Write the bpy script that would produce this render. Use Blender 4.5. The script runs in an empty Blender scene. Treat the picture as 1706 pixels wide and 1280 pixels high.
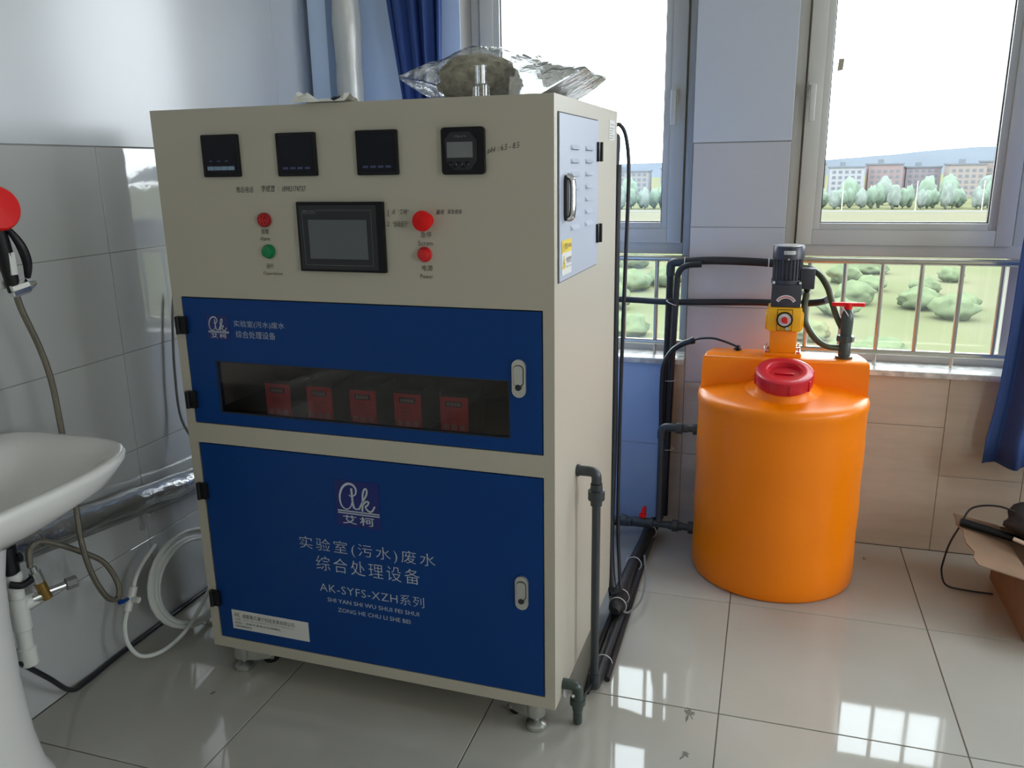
import bpy, bmesh, math, random
from mathutils import Matrix, Vector, noise

sc = bpy.context.scene
COL = sc.collection
R_ = random.Random(7)

# ------------------------------------------------------------------ camera, world, exposure
cam_d = bpy.data.cameras.new('camera'); cam = bpy.data.objects.new('camera', cam_d); COL.objects.link(cam)
cam.location = (0.05299, -1.96167, 1.41863)
cam.rotation_mode = 'XYZ'
cam.rotation_euler = (1.31302, 0.01528, 0.30078)
cam_d.sensor_width = 36.0; cam_d.lens = 1361.62 / 1706 * 36; cam_d.clip_start = 0.02; cam_d.clip_end = 3000
sc.camera = cam

SKY = 11.2
world = bpy.data.worlds.new('overcast_sky'); sc.world = world; world.use_nodes = True
wn = world.node_tree; wn.nodes.clear()
wo = wn.nodes.new('ShaderNodeOutputWorld'); wb = wn.nodes.new('ShaderNodeBackground')
tc = wn.nodes.new('ShaderNodeTexCoord'); sx = wn.nodes.new('ShaderNodeSeparateXYZ'); cr = wn.nodes.new('ShaderNodeValToRGB')
wn.links.new(tc.outputs['Generated'], sx.inputs[0]); wn.links.new(sx.outputs['Z'], cr.inputs[0])
cr.color_ramp.elements[0].position = 0.0; cr.color_ramp.elements[0].color = (0.90, 0.95, 1.0, 1)
cr.color_ramp.elements[1].position = 0.6; cr.color_ramp.elements[1].color = (0.86, 0.93, 1.0, 1)
wn.links.new(cr.outputs[0], wb.inputs[0]); wb.inputs[1].default_value = SKY
wn.links.new(wb.outputs[0], wo.inputs[0])

sc.view_settings.view_transform = 'Standard'; sc.view_settings.look = 'None'
sc.view_settings.gamma = 1.0; sc.view_settings.use_curve_mapping = False
sc.view_settings.exposure = 0.0
sc.cycles.use_denoising = True
sc.cycles.max_bounces = 10; sc.cycles.diffuse_bounces = 6; sc.cycles.glossy_bounces = 5
sc.cycles.transparent_max_bounces = 16; sc.cycles.transmission_bounces = 6
sc.cycles.sample_clamp_indirect = 6.0
sc.cycles.caustics_reflective = False; sc.cycles.caustics_refractive = False

# ------------------------------------------------------------------ constants of the place (metres)
YW = 1.197; XL = -1.769; XR = 3.0; YR = -4.1; ZC = 2.9; YO = 1.46
TILE = 0.6; GRND = -13.6

def portal(name, loc, rot, sx_, sy_):
    l = bpy.data.lights.new(name, 'AREA'); l.shape = 'RECTANGLE'; l.size = sx_; l.size_y = sy_
    l.cycles.is_portal = True
    o = bpy.data.objects.new(name, l); o.location = loc; o.rotation_euler = rot; COL.objects.link(o)

WINX = [(-1.125, -0.236), (0.106, 1.55), (1.95, 3.0)]
for a, b in WINX:
    portal('window_daylight', ((a + b) / 2, YO - 0.02, 1.6), (math.radians(-90), 0, 0), b - a, 1.8)
ADDED_SIDEW = [(-0.7, 0.9), (-3.3, -2.3)]  # unseen side windows, added and sized to brighten the room
for a, b in ADDED_SIDEW: portal('window_daylight', (XR + 0.2, (a + b) / 2, 1.65), (0, math.radians(90), 0), 1.5, b - a)
ADDED_REARW = (2.35, 2.6)  # unseen rear window slit, added to lift light on the cabinet front
portal('window_daylight', (sum(ADDED_REARW) / 2, YR - 0.2, 1.65), (math.radians(90), 0, 0), ADDED_REARW[1] - ADDED_REARW[0], 1.5)

# ------------------------------------------------------------------ materials
MATS = {}
def mat(name, col, rough=0.5, metal=0.0, spec=None, coat=0.0, bump=0.0, bscale=60, var=0.0, vscale=6, vcol=None,
        stretch=None, ior=None, trans=0.0, emit=None, sub=0.0, rvar=0.0):
    m = bpy.data.materials.new(name); m.use_nodes = True; nt = m.node_tree; b = nt.nodes['Principled BSDF']
    b.inputs['Base Color'].default_value = (*col, 1); b.inputs['Roughness'].default_value = rough
    b.inputs['Metallic'].default_value = metal
    if ior: b.inputs['IOR'].default_value = ior
    if spec is not None: b.inputs['Specular IOR Level'].default_value = spec
    if coat: b.inputs['Coat Weight'].default_value = coat; b.inputs['Coat Roughness'].default_value = 0.05
    if trans: b.inputs['Transmission Weight'].default_value = trans
    if sub: b.inputs['Subsurface Weight'].default_value = sub; b.inputs['Subsurface Radius'].default_value = (0.05, 0.03, 0.01)
    if emit: b.inputs['Emission Color'].default_value = (*emit[0], 1); b.inputs['Emission Strength'].default_value = emit[1]
    tcn = nt.nodes.new('ShaderNodeTexCoord'); mp = nt.nodes.new('ShaderNodeMapping')
    nt.links.new(tcn.outputs['Object'], mp.inputs[0])
    if stretch: mp.inputs['Scale'].default_value = stretch
    if var > 0:
        n = nt.nodes.new('ShaderNodeTexNoise'); n.inputs['Scale'].default_value = vscale; n.inputs['Detail'].default_value = 6
        nt.links.new(mp.outputs[0], n.inputs['Vector'])
        r = nt.nodes.new('ShaderNodeValToRGB'); r.color_ramp.elements[0].position = 0.35; r.color_ramp.elements[1].position = 0.68
        c2 = vcol if vcol else tuple(max(0, c * (1 - var)) for c in col)
        r.color_ramp.elements[0].color = (*c2, 1); r.color_ramp.elements[1].color = (*col, 1)
        nt.links.new(n.outputs['Fac'], r.inputs[0]); nt.links.new(r.outputs[0], b.inputs['Base Color'])
    if rvar > 0:
        n3 = nt.nodes.new('ShaderNodeTexNoise'); n3.inputs['Scale'].default_value = 3.0; n3.inputs['Detail'].default_value = 8
        nt.links.new(mp.outputs[0], n3.inputs['Vector'])
        mr = nt.nodes.new('ShaderNodeMapRange'); mr.inputs['From Min'].default_value = 0.35; mr.inputs['From Max'].default_value = 0.75
        mr.inputs['To Min'].default_value = rough; mr.inputs['To Max'].default_value = rough + rvar
        nt.links.new(n3.outputs['Fac'], mr.inputs[0]); nt.links.new(mr.outputs[0], b.inputs['Roughness'])
    if bump > 0:
        n2 = nt.nodes.new('ShaderNodeTexNoise'); n2.inputs['Scale'].default_value = bscale; n2.inputs['Detail'].default_value = 4
        nt.links.new(mp.outputs[0], n2.inputs['Vector'])
        bp = nt.nodes.new('ShaderNodeBump'); bp.inputs['Strength'].default_value = bump; bp.inputs['Distance'].default_value = 0.01
        nt.links.new(n2.outputs['Fac'], bp.inputs['Height']); nt.links.new(bp.outputs[0], b.inputs['Normal'])
    MATS[name] = m
    return m

def glassy(name, tint, gl=0.06, rough=0.02, haze=0.0, hcol=(0.8, 0.85, 0.85), fres=1.5, bump=0.0, bscale=20, noisehaze=False):
    """thin sheet: transparent + mirror by fresnel + a little scattering dirt"""
    m = bpy.data.materials.new(name); m.use_nodes = True; nt = m.node_tree; nt.nodes.clear()
    out = nt.nodes.new('ShaderNodeOutputMaterial'); tr = nt.nodes.new('ShaderNodeBsdfTransparent'); g = nt.nodes.new('ShaderNodeBsdfGlossy')
    tr.inputs[0].default_value = (*tint, 1); g.inputs['Roughness'].default_value = rough
    lw = nt.nodes.new('ShaderNodeLayerWeight'); lw.inputs['Blend'].default_value = 0.5
    f = nt.nodes.new('ShaderNodeMath'); f.operation = 'POWER'; f.inputs[1].default_value = 4.0; nt.links.new(lw.outputs['Facing'], f.inputs[0])
    gl += 0.035
    mx = nt.nodes.new('ShaderNodeMixShader'); ad = nt.nodes.new('ShaderNodeMath'); ad.operation = 'ADD'; ad.use_clamp = True
    ad.inputs[1].default_value = gl; nt.links.new(f.outputs[0], ad.inputs[0]); nt.links.new(ad.outputs[0], mx.inputs[0])
    nt.links.new(tr.outputs[0], mx.inputs[1]); nt.links.new(g.outputs[0], mx.inputs[2])
    last = mx
    if haze > 0:
        t = nt.nodes.new('ShaderNodeBsdfTranslucent'); t.inputs[0].default_value = (*hcol, 1)
        d = nt.nodes.new('ShaderNodeBsdfDiffuse'); d.inputs[0].default_value = (*hcol, 1)
        ms = nt.nodes.new('ShaderNodeMixShader'); nt.links.new(t.outputs[0], ms.inputs[1]); nt.links.new(d.outputs[0], ms.inputs[2])
        m2 = nt.nodes.new('ShaderNodeMixShader'); m2.inputs[0].default_value = haze
        if noisehaze:
            tcn = nt.nodes.new('ShaderNodeTexCoord'); n = nt.nodes.new('ShaderNodeTexNoise'); n.inputs['Scale'].default_value = bscale; n.inputs['Detail'].default_value = 7
            nt.links.new(tcn.outputs['Object'], n.inputs['Vector'])
            mr = nt.nodes.new('ShaderNodeMapRange'); mr.inputs['From Min'].default_value = 0.4; mr.inputs['From Max'].default_value = 0.75
            mr.inputs['To Min'].default_value = haze * 0.5; mr.inputs['To Max'].default_value = min(1, haze * 2)
            nt.links.new(n.outputs['Fac'], mr.inputs[0]); nt.links.new(mr.outputs[0], m2.inputs[0])
        nt.links.new(mx.outputs[0], m2.inputs[1]); nt.links.new(ms.outputs[0], m2.inputs[2]); last = m2
    if bump > 0:
        tcn = nt.nodes.new('ShaderNodeTexCoord'); n2 = nt.nodes.new('ShaderNodeTexNoise'); n2.inputs['Scale'].default_value = bscale; n2.inputs['Detail'].default_value = 5
        nt.links.new(tcn.outputs['Object'], n2.inputs['Vector'])
        bp = nt.nodes.new('ShaderNodeBump'); bp.inputs['Strength'].default_value = bump; bp.inputs['Distance'].default_value = 0.02
        nt.links.new(n2.outputs['Fac'], bp.inputs['Height']); nt.links.new(bp.outputs[0], g.inputs['Normal']); nt.links.new(bp.outputs[0], lw.inputs['Normal'])
    nt.links.new(last.outputs[0], out.inputs[0]); MATS[name] = m
    return m

floor_m = mat('polished_floor_tile', (0.43, 0.418, 0.375), 0.03, ior=1.5, var=0.12, vscale=2.5, vcol=(0.40, 0.38, 0.335), rvar=0.05)
grout_m = mat('dark_grout', (0.10, 0.085, 0.065), 0.8, bump=0.3)
wtile_m = mat('glossy_wall_tile', (0.46, 0.47, 0.465), 0.035, ior=1.75, bump=0.035, bscale=7, var=0.06, vscale=3)
wtile_back_m = mat('beige_wall_tile', (0.53, 0.45, 0.36), 0.10, ior=1.7, bump=0.02, bscale=6, var=0.12, vscale=4, stretch=(1, 1, 6))
wtile_bluerefl_m = mat('wall_tile_with_blue_reflection', (0.33, 0.42, 0.58), 0.10, ior=1.7, bump=0.02, bscale=6)  # blue reflection of the cabinet back put into the tile colour
wtile_skyrefl_m = mat('wall_tile_with_sky_reflection', (0.47, 0.46, 0.48), 0.12, ior=1.6, bump=0.03, bscale=6)  # same tile as the beige one, greyed with reflected sky in its colour
uppil_m = mat('pale_grey_upper_panel', (0.49, 0.51, 0.56), 0.22, bump=0.03, bscale=5)
wgrout_m = mat('wall_grout', (0.25, 0.24, 0.23), 0.8)
upper_m = mat('pale_upper_wall_panel', (0.52, 0.545, 0.575), 0.22, bump=0.03, bscale=5)
upsky_m = mat('pale_wall_with_sky_tint', (0.60, 0.72, 0.88), 0.35, bump=0.03, bscale=6)  # bluish ambient light of the shaded wall put into its colour
paint_m = mat('white_wall_paint', (0.74, 0.71, 0.62), 0.6, bump=0.05, bscale=80)
ceil_m = mat('white_ceiling_paint', (0.8, 0.79, 0.74), 0.8)
frame_m = mat('white_window_profile', (0.56, 0.555, 0.53), 0.3, bump=0.02, bscale=40)
frame_in_m = mat('tan_frame_channel', (0.38, 0.34, 0.27), 0.45)
gasket_m = mat('black_rubber_gasket', (0.02, 0.022, 0.03), 0.5)
winglass_m = glassy('window_glass', (0.97, 0.98, 0.98), 0.0, 0.0)
dirtyglass_m = glassy('dusty_window_glass', (0.95, 0.97, 0.96), 0.0, 0.01, haze=0.02, hcol=(0.75, 0.8, 0.76), bscale=4, noisehaze=True)
marble_m = mat('white_marble_sill', (0.66, 0.65, 0.62), 0.25, var=0.45, vscale=30, vcol=(0.40, 0.39, 0.37), stretch=(1, 1, 1))
steel_m = mat('brushed_steel_tube', (0.50, 0.48, 0.42), 0.28, metal=1.0)
chrome_m = mat('chrome', (0.75, 0.76, 0.78), 0.12, metal=1.0)
silver_m = mat('satin_silver_metal', (0.62, 0.62, 0.60), 0.35, metal=0.8)
zinc_m = mat('zinc_plated_steel', (0.55, 0.56, 0.54), 0.32, metal=0.9)
beige_m = mat('pebble_grey_powder_coat', (0.475, 0.438, 0.365), 0.42, bump=0.04, bscale=400)
seam_m = mat('dark_gap', (0.012, 0.012, 0.014), 0.7)
blue_m = mat('blue_powder_coat', (0.001, 0.042, 0.205), 0.38, spec=0.25, bump=0.03, bscale=400)
blueback_m = mat('blue_back_panel', (0.28, 0.46, 0.88), 0.5)
sidedoor_m = mat('pale_lilac_grey_door', (0.42, 0.46, 0.56), 0.4)
black_m = mat('black_plastic', (0.008, 0.008, 0.010), 0.38, spec=0.25)
blackgl_m = mat('gloss_black_panel', (0.010, 0.010, 0.016), 0.12)
meter_m = mat('meter_face', (0.006, 0.006, 0.012), 0.2, spec=0.25)
darkgrey_m = mat('dark_grey_plastic', (0.028, 0.030, 0.035), 0.35, spec=0.3)
screen_m = mat('unlit_touch_screen', (0.10, 0.11, 0.125), 0.18)
lcd_m = mat('grey_lcd', (0.17, 0.185, 0.19), 0.25)
keyblue_m = mat('pale_blue_key', (0.20, 0.30, 0.42), 0.3)
keydim_m = mat('dim_blue_key', (0.05, 0.06, 0.16), 0.3)
red_m = mat('red_plastic', (0.60, 0.012, 0.015), 0.35)
redb_m = mat('bright_red_plastic', (0.72, 0.006, 0.006), 0.45, spec=0.3)
darkred_m = mat('dark_red_lens', (0.33, 0.006, 0.012), 0.2)
green_m = mat('green_lens', (0.0, 0.20, 0.07), 0.2)
ink_m = mat('black_ink', (0.03, 0.028, 0.025), 0.6)
print_m = mat('dark_print', (0.045, 0.042, 0.035), 0.6)
white_p = mat('white_lettering', (0.50, 0.54, 0.60), 0.5)
navy_m = mat('navy_emblem', (0.008, 0.018, 0.16), 0.35)
paper_m = mat('white_paper', (0.64, 0.64, 0.63), 0.6)
yellow_p = mat('yellow_print', (0.75, 0.55, 0.03), 0.5)
acryl_m = glassy('tinted_acrylic', (0.70, 0.64, 0.62), 0.02, 0.03)
inner_m = mat('cabinet_interior', (0.12, 0.11, 0.10), 0.7)
pump_red = mat('red_pump_panel', (0.72, 0.03, 0.05), 0.4)
orange_m = mat('orange_polyethylene', (0.98, 0.235, 0.0), 0.33, spec=0.35, sub=0.04, bump=0.02, bscale=12, var=0.06, vscale=3)
yel_m = mat('yellow_pump_paint', (0.85, 0.42, 0.005), 0.35)
orangep_m = mat('orange_pump_paint', (0.92, 0.27, 0.003), 0.35)
lid_m = mat('red_lid_plastic', (0.55, 0.008, 0.02), 0.28)
motor_m = mat('charcoal_motor_paint', (0.045, 0.045, 0.06), 0.35, metal=0.2)
upvc_m = mat('dark_grey_upvc', (0.030, 0.036, 0.042), 0.35)
gvalve_m = mat('green_grey_upvc', (0.045, 0.062, 0.056), 0.3)
hose_m = mat('black_rubber_hose', (0.012, 0.012, 0.016), 0.42)
foam_m = mat('black_foam_insulation', (0.010, 0.010, 0.013), 0.55, bump=0.2, bscale=90)
olive_m = mat('dark_olive_hose', (0.06, 0.07, 0.035), 0.3)
tie_m = mat('white_nylon_tie', (0.6, 0.6, 0.62), 0.4)
curt_m = mat('navy_curtain_cloth', (0.022, 0.055, 0.20), 0.75, bump=0.15, bscale=300)
ceram_m = mat('white_ceramic', (0.70, 0.69, 0.67), 0.08, ior=1.6)
foil_m = mat('aluminium_foil_wrap', (0.62, 0.62, 0.62), 0.25, metal=1.0, bump=0.8, bscale=35, stretch=(1, 0.4, 1))
pvc_m = mat('white_pvc', (0.62, 0.62, 0.58), 0.3)
tube_m = mat('white_pe_tube', (0.66, 0.68, 0.66), 0.3)
metalhose_m = mat('braided_steel_hose', (0.20, 0.18, 0.14), 0.35, metal=0.8, bump=0.4, bscale=500)
brass_m = mat('brass', (0.45, 0.28, 0.08), 0.3, metal=0.9)
greycable_m = mat('grey_cable', (0.16, 0.16, 0.16), 0.5)
card_m = mat('brown_cardboard', (0.27, 0.165, 0.10), 0.8, var=0.2, vscale=8, bump=0.1, bscale=60)
wood_m = mat('pale_wood', (0.55, 0.42, 0.30), 0.7)
cloth_bk = mat('black_bag_cloth', (0.012, 0.012, 0.014), 0.7, bump=0.3, bscale=60)
film_m = glassy('clear_plastic_film', (0.95, 0.965, 0.96), 0.07, 0.10, haze=0.05, hcol=(0.8, 0.82, 0.82), bump=1.0, bscale=16)
foldfilm_m = glassy('folded_glossy_film', (0.85, 0.86, 0.87), 0.80, 0.16, haze=0.03, bump=1.0, bscale=22)
film2_m = glassy('clear_beaker_glass', (0.92, 0.94, 0.95), 0.10, 0.02)
straw_m = mat('grey_brown_media', (0.55, 0.48, 0.36), 0.9, bump=1.0, bscale=120, var=0.5, vscale=45, vcol=(0.24, 0.20, 0.14))
tissue_m = mat('crumpled_white_film', (0.75, 0.75, 0.70), 0.4, bump=0.4, bscale=60)
grass_m = mat('field_grass', (0.072, 0.080, 0.040), 0.9, spec=0.0, var=0.5, vscale=0.06, vcol=(0.088, 0.088, 0.052))
dry_m = mat('dry_field', (0.095, 0.088, 0.060), 0.9, spec=0.0, var=0.3, vscale=0.05, vcol=(0.080, 0.082, 0.056), stretch=(1, 3, 1))
leaf_m = mat('pale_green_foliage', (0.115, 0.150, 0.115), 0.9, spec=0.0, var=0.4, vscale=0.8, vcol=(0.092, 0.125, 0.092))
leaf2_m = mat('grey_green_foliage', (0.125, 0.150, 0.130), 0.9, spec=0.0, var=0.3, vscale=0.8)
bark_m = mat('bark', (0.06, 0.05, 0.04), 0.9, spec=0.0)
hill_m = mat('hazy_hill', (0.068, 0.079, 0.090), 0.95, spec=0.0, var=0.12, vscale=0.01)
road_m = mat('pale_road', (0.11, 0.11, 0.11), 0.9, spec=0.0)

# ------------------------------------------------------------------ mesh builder
def wm(o):
    m = o.matrix_basis.copy()
    return wm(o.parent) @ m if o.parent else m

class MB:
    def __init__(s, frame=None): s.bm = bmesh.new(); s.f = frame or Matrix.Identity(4)
    def _v(s, p): return s.bm.verts.new(s.f @ Vector(p))
    def raw(s, vs, fs):
        v = [s._v(p) for p in vs]
        for f in fs:
            try: s.bm.faces.new([v[i] for i in f])
            except ValueError: pass
        return s
    def box(s, a, b, bev=0.0, mtx=None):
        x0, x1 = sorted((a[0], b[0])); y0, y1 = sorted((a[1], b[1])); z0, z1 = sorted((a[2], b[2]))
        t = bmesh.new(); P = [(x0, y0, z0), (x1, y0, z0), (x1, y1, z0), (x0, y1, z0), (x0, y0, z1), (x1, y0, z1), (x1, y1, z1), (x0, y1, z1)]
        v = [t.verts.new(p) for p in P]
        for f in ((0, 3, 2, 1), (4, 5, 6, 7), (0, 1, 5, 4), (1, 2, 6, 5), (2, 3, 7, 6), (3, 0, 4, 7)): t.faces.new([v[i] for i in f])
        if bev: bmesh.ops.bevel(t, geom=t.edges[:], offset=bev, segments=2, profile=0.6, affect='EDGES')
        M_ = s.f @ mtx if mtx else s.f
        mp = {q: s.bm.verts.new(M_ @ q.co) for q in t.verts}
        for f in t.faces: s.bm.faces.new([mp[q] for q in f.verts])
        t.free(); return s
    def rings(s, rings, capa=True, capb=True, closed=True):
        R = [[s._v(p) for p in r] for r in rings]; n = len(R[0])
        for i in range(len(R) - 1):
            for j in range(n if closed else n - 1):
                k = (j + 1) % n
                s.bm.faces.new((R[i][j], R[i][k], R[i + 1][k], R[i + 1][j]))
        if capa: s.bm.faces.new(R[0][::-1])
        if capb: s.bm.faces.new(R[-1])
        return s
    def cyl(s, p0, p1, r0, r1=None, n=20, cap=True, bev=0):
        r1 = r0 if r1 is None else r1; p0 = Vector(p0); p1 = Vector(p1); d = (p1 - p0).normalized()
        q = d.to_track_quat('Z', 'Y'); L = (p1 - p0).length
        prof = [(r0, 0), (r1, L)]
        if bev: prof = [(r0 - bev, 0), (r0, bev), (r1, L - bev), (r1 - bev, L)]
        return s.rings([[p0 + q @ Vector((r * math.cos(2 * math.pi * k / n), r * math.sin(2 * math.pi * k / n), z)) for k in range(n)] for r, z in prof], cap, cap)
    def lathe(s, c, prof, n=32, axis=(0, 0, 1), capa=True, capb=True):
        q = Vector(axis).to_track_quat('Z', 'Y'); c = Vector(c)
        return s.rings([[c + q @ Vector((max(r, 1e-4) * math.cos(2 * math.pi * k / n), max(r, 1e-4) * math.sin(2 * math.pi * k / n), z)) for k in range(n)] for r, z in prof], capa, capb)
    def tube(s, pts, r, n=10, sm=6, cap=True, rad=None):
        P = smooth(pts, sm) if sm > 1 else [Vector(p) for p in pts]
        rings = []; up = None
        for i, p in enumerate(P):
            d = (P[min(i + 1, len(P) - 1)] - P[max(i - 1, 0)]).normalized()
            if up is None:
                up = Vector((0, 0, 1)) if abs(d.z) < 0.9 else Vector((1, 0, 0))
            up = (up - d * up.dot(d)).normalized(); w = d.cross(up)
            rr = r if rad is None else rad(i / (len(P) - 1))
            rings.append([p + up * rr * math.cos(2 * math.pi * k / n) + w * rr * math.sin(2 * math.pi * k / n) for k in range(n)])
        return s.rings(rings, cap, cap)
    def prism(s, poly, o, ux, uy, depth):
        """poly in 2D, extruded along ux x uy by depth"""
        o = Vector(o); ux = Vector(ux); uy = Vector(uy); nn = ux.cross(uy).normalized()
        return s.rings([[o + ux * a + uy * b for a, b in poly], [o + ux * a + uy * b + nn * depth for a, b in poly]])
    def build(s, name, m, parent=None, smooth_=None, label=None, cat=None, group=None, kind=None, mods=None, auto=0.6):
        bmesh.ops.remove_doubles(s.bm, verts=s.bm.verts, dist=1e-6) if False else None
        bmesh.ops.recalc_face_normals(s.bm, faces=s.bm.faces)
        me = bpy.data.meshes.new(name)
        if parent is not None:
            inv = wm(parent).inverted(); org = None
        else:
            xs = [v.co for v in s.bm.verts]
            org = Vector(((min(v.x for v in xs) + max(v.x for v in xs)) / 2, (min(v.y for v in xs) + max(v.y for v in xs)) / 2, min(v.z for v in xs)))
            inv = Matrix.Translation(-org)
        for v in s.bm.verts: v.co = inv @ v.co
        s.bm.to_mesh(me); s.bm.free()
        me.materials.append(m)
        if smooth_ is not False:
            me.polygons.foreach_set('use_smooth', [True] * len(me.polygons))
            if smooth_ != 'all':
                try: me.set_sharp_from_angle(angle=auto)
                except Exception: pass
        o = bpy.data.objects.new(name, me); COL.objects.link(o)
        if parent is not None: o.parent = parent
        else: o.location = org
        tag(o, label, cat, group, kind)
        return o

def tag(o, label=None, cat=None, group=None, kind=None):
    if label: o['label'] = label
    if cat: o['category'] = cat
    if group: o['group'] = group
    if kind: o['kind'] = kind
    return o

def thing(name, label, cat, loc, group=None, kind=None, rz=0.0):
    o = bpy.data.objects.new(name, None); o.location = loc; o.rotation_euler = (0, 0, rz); o.empty_display_size = 0.05
    COL.objects.link(o); return tag(o, label, cat, group, kind)

def smooth(pts, k=6):
    P = [Vector(p) for p in pts]; out = []
    for i in range(len(P) - 1):
        a = P[max(i - 1, 0)]; b = P[i]; c = P[i + 1]; d = P[min(i + 2, len(P) - 1)]
        for j in range(k):
            t = j / k
            out.append(0.5 * ((2 * b) + (c - a) * t + (2 * a - 5 * b + 4 * c - d) * t * t + (3 * b - a - 3 * c + d) * t ** 3))
    out.append(P[-1]); return out

def circle2(r, n=24, c=(0, 0), a0=0): return [(c[0] + r * math.cos(a0 + 2 * math.pi * k / n), c[1] + r * math.sin(a0 + 2 * math.pi * k / n)) for k in range(n)]
def rrect(x0, y0, x1, y1, r, n=5):
    p = []
    for cx, cy, a in ((x1 - r, y0 + r, -90), (x1 - r, y1 - r, 0), (x0 + r, y1 - r, 90), (x0 + r, y0 + r, 180)):
        for k in range(n + 1):
            t = math.radians(a + 90 * k / n); p.append((cx + r * math.cos(t), cy + r * math.sin(t)))
    return p

def text(s_, name, box, frame, m, parent, axes=((1, 0, 0), (0, 0, 1)), off=(0, 0, 0), keep=False, shear=0.0, label=None, spacing=1.0, bold=0.0, rise=0.0):
    """flat print: text fitted into box (x0,z0,x1,z1) on the plane spanned by axes at offset off, in the given frame"""
    cu = bpy.data.curves.new(name, 'FONT'); cu.body = s_; cu.resolution_u = 2; cu.shear = shear; cu.space_character = spacing; cu.offset = bold
    o = bpy.data.objects.new('tmp', cu); COL.objects.link(o)
    dg = bpy.context.evaluated_depsgraph_get(); me = bpy.data.meshes.new_from_object(o.evaluated_get(dg))
    bpy.data.objects.remove(o); bpy.data.curves.remove(cu)
    me.name = name
    xs = [v.co.x for v in me.vertices]; ys = [v.co.y for v in me.vertices]
    if not xs: return None
    x0, x1, y0, y1 = min(xs), max(xs), min(ys), max(ys)
    sx_ = (box[2] - box[0]) / (x1 - x0); sy_ = (box[3] - box[1]) / max(y1 - y0, 1e-6)
    if keep: sy_ = sx_
    inv = wm(parent).inverted(); U = Vector(axes[0]); V = Vector(axes[1]); O = Vector(off)
    for v in me.vertices:
        a = box[0] + (v.co.x - x0) * sx_; b = box[1] + (v.co.y - y0) * sy_ + rise * (a - box[0])
        v.co = inv @ (frame @ (O + U * a + V * b))
    me.materials.clear(); me.materials.append(m)
    ob = bpy.data.objects.new(name, me); COL.objects.link(ob); ob.parent = parent
    if label: ob['label'] = label
    return ob

def ribbon(mb, pts, w, O, U, V, N, wf=None):
    P = smooth([(a, b, 0) for a, b in pts], 6); O = Vector(O); U = Vector(U); V = Vector(V)
    L = []; Rr = []
    for i, p in enumerate(P):
        d = (P[min(i + 1, len(P) - 1)] - P[max(i - 1, 0)]); d = d.normalized() if d.length > 1e-9 else Vector((1, 0, 0))
        n = Vector((-d.y, d.x, 0)); ww = w * (wf(i / (len(P) - 1)) if wf else 1) / 2
        for l, sgn in ((L, 1), (Rr, -1)):
            q = p + n * ww * sgn; l.append(O + U * q.x + V * q.y)
    n = len(P)
    mb.raw(L + Rr, [(i, i + 1, n + i + 1, n + i) for i in range(n - 1)])

def struct(name, mb, m, parent=None, **k):
    return mb.build(name, m, parent, kind='structure' if parent is None else None, **k)

# ================================================================== THE ROOM
fl = struct('floor', MB().box((XL - 0.2, YR - 0.2, -0.12), (XR + 0.2, YO, -0.0022)), grout_m)
G = 0.0015
def floor_tiles():
    xs = [XL]; x = -2 * TILE - TILE
    k = math.ceil(XL / TILE); 
    while k * TILE < XR: xs.append(k * TILE); k += 1
    xs.append(XR)
    ys = [YR]; k = math.ceil(YR / TILE)
    while k * TILE < YW: ys.append(k * TILE); k += 1
    ys.append(YW)
    shared = None
    for i in range(len(xs) - 1):
        for j in range(len(ys) - 1):
            a, b, c, d = xs[i], xs[i + 1], ys[j], ys[j + 1]
            if b - a < 0.01 or d - c < 0.01: continue
            full = abs(b - a - TILE) < 1e-4 and abs(d - c - TILE) < 1e-4
            if full and shared:
                o = bpy.data.objects.new('tile', shared); COL.objects.link(o)
            else:
                mb = MB(); w = b - a; h = d - c
                e = 0.0012
                mb.rings([[(G, G, -0.003), (w - G, G, -0.003), (w - G, h - G, -0.003), (G, h - G, -0.003)],
                          [(G, G, -e), (w - G, G, -e), (w - G, h - G, -e), (G, h - G, -e)],
                          [(G + e, G + e, 0), (w - G - e, G + e, 0), (w - G - e, h - G - e, 0), (G + e, h - G - e, 0)]])
                bmesh.ops.recalc_face_normals(mb.bm, faces=mb.bm.faces)
                me = bpy.data.meshes.new('tile'); mb.bm.to_mesh(me); mb.bm.free(); me.materials.append(floor_m)
                if full: shared = me
                o = bpy.data.objects.new('tile', me); COL.objects.link(o)
            o.parent = fl; o.location = Vector((a, c, 0)) - Vector(fl.location)
floor_tiles()

def wall_tile(parent, a, b, m, axis, plane, name='tile', thick=0.006):
    """a,b: (u0,z0),(u1,z1). axis 'x' = wall at x=plane facing +x ; 'y' = wall at y=plane facing -y"""
    g = 0.0009; e = 0.001
    mb = MB()
    u0, z0 = a[0] + g, a[1] + g; u1, z1 = b[0] - g, b[1] - g
    if axis == 'y': P = lambda u, z, d: (u, plane - d, z)
    else: P = lambda u, z, d: (plane + d, u, z)
    mb.rings([[P(u0, z0, -thick), P(u1, z0, -thick), P(u1, z1, -thick), P(u0, z1, -thick)],
              [P(u0, z0, -e), P(u1, z0, -e), P(u1, z1, -e), P(u0, z1, -e)],
              [P(u0 + e, z0 + e, 0), P(u1 - e, z0 + e, 0), P(u1 - e, z1 - e, 0), P(u0 + e, z1 - e, 0)]])
    return mb.build(name, m, parent, smooth_=False)

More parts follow.
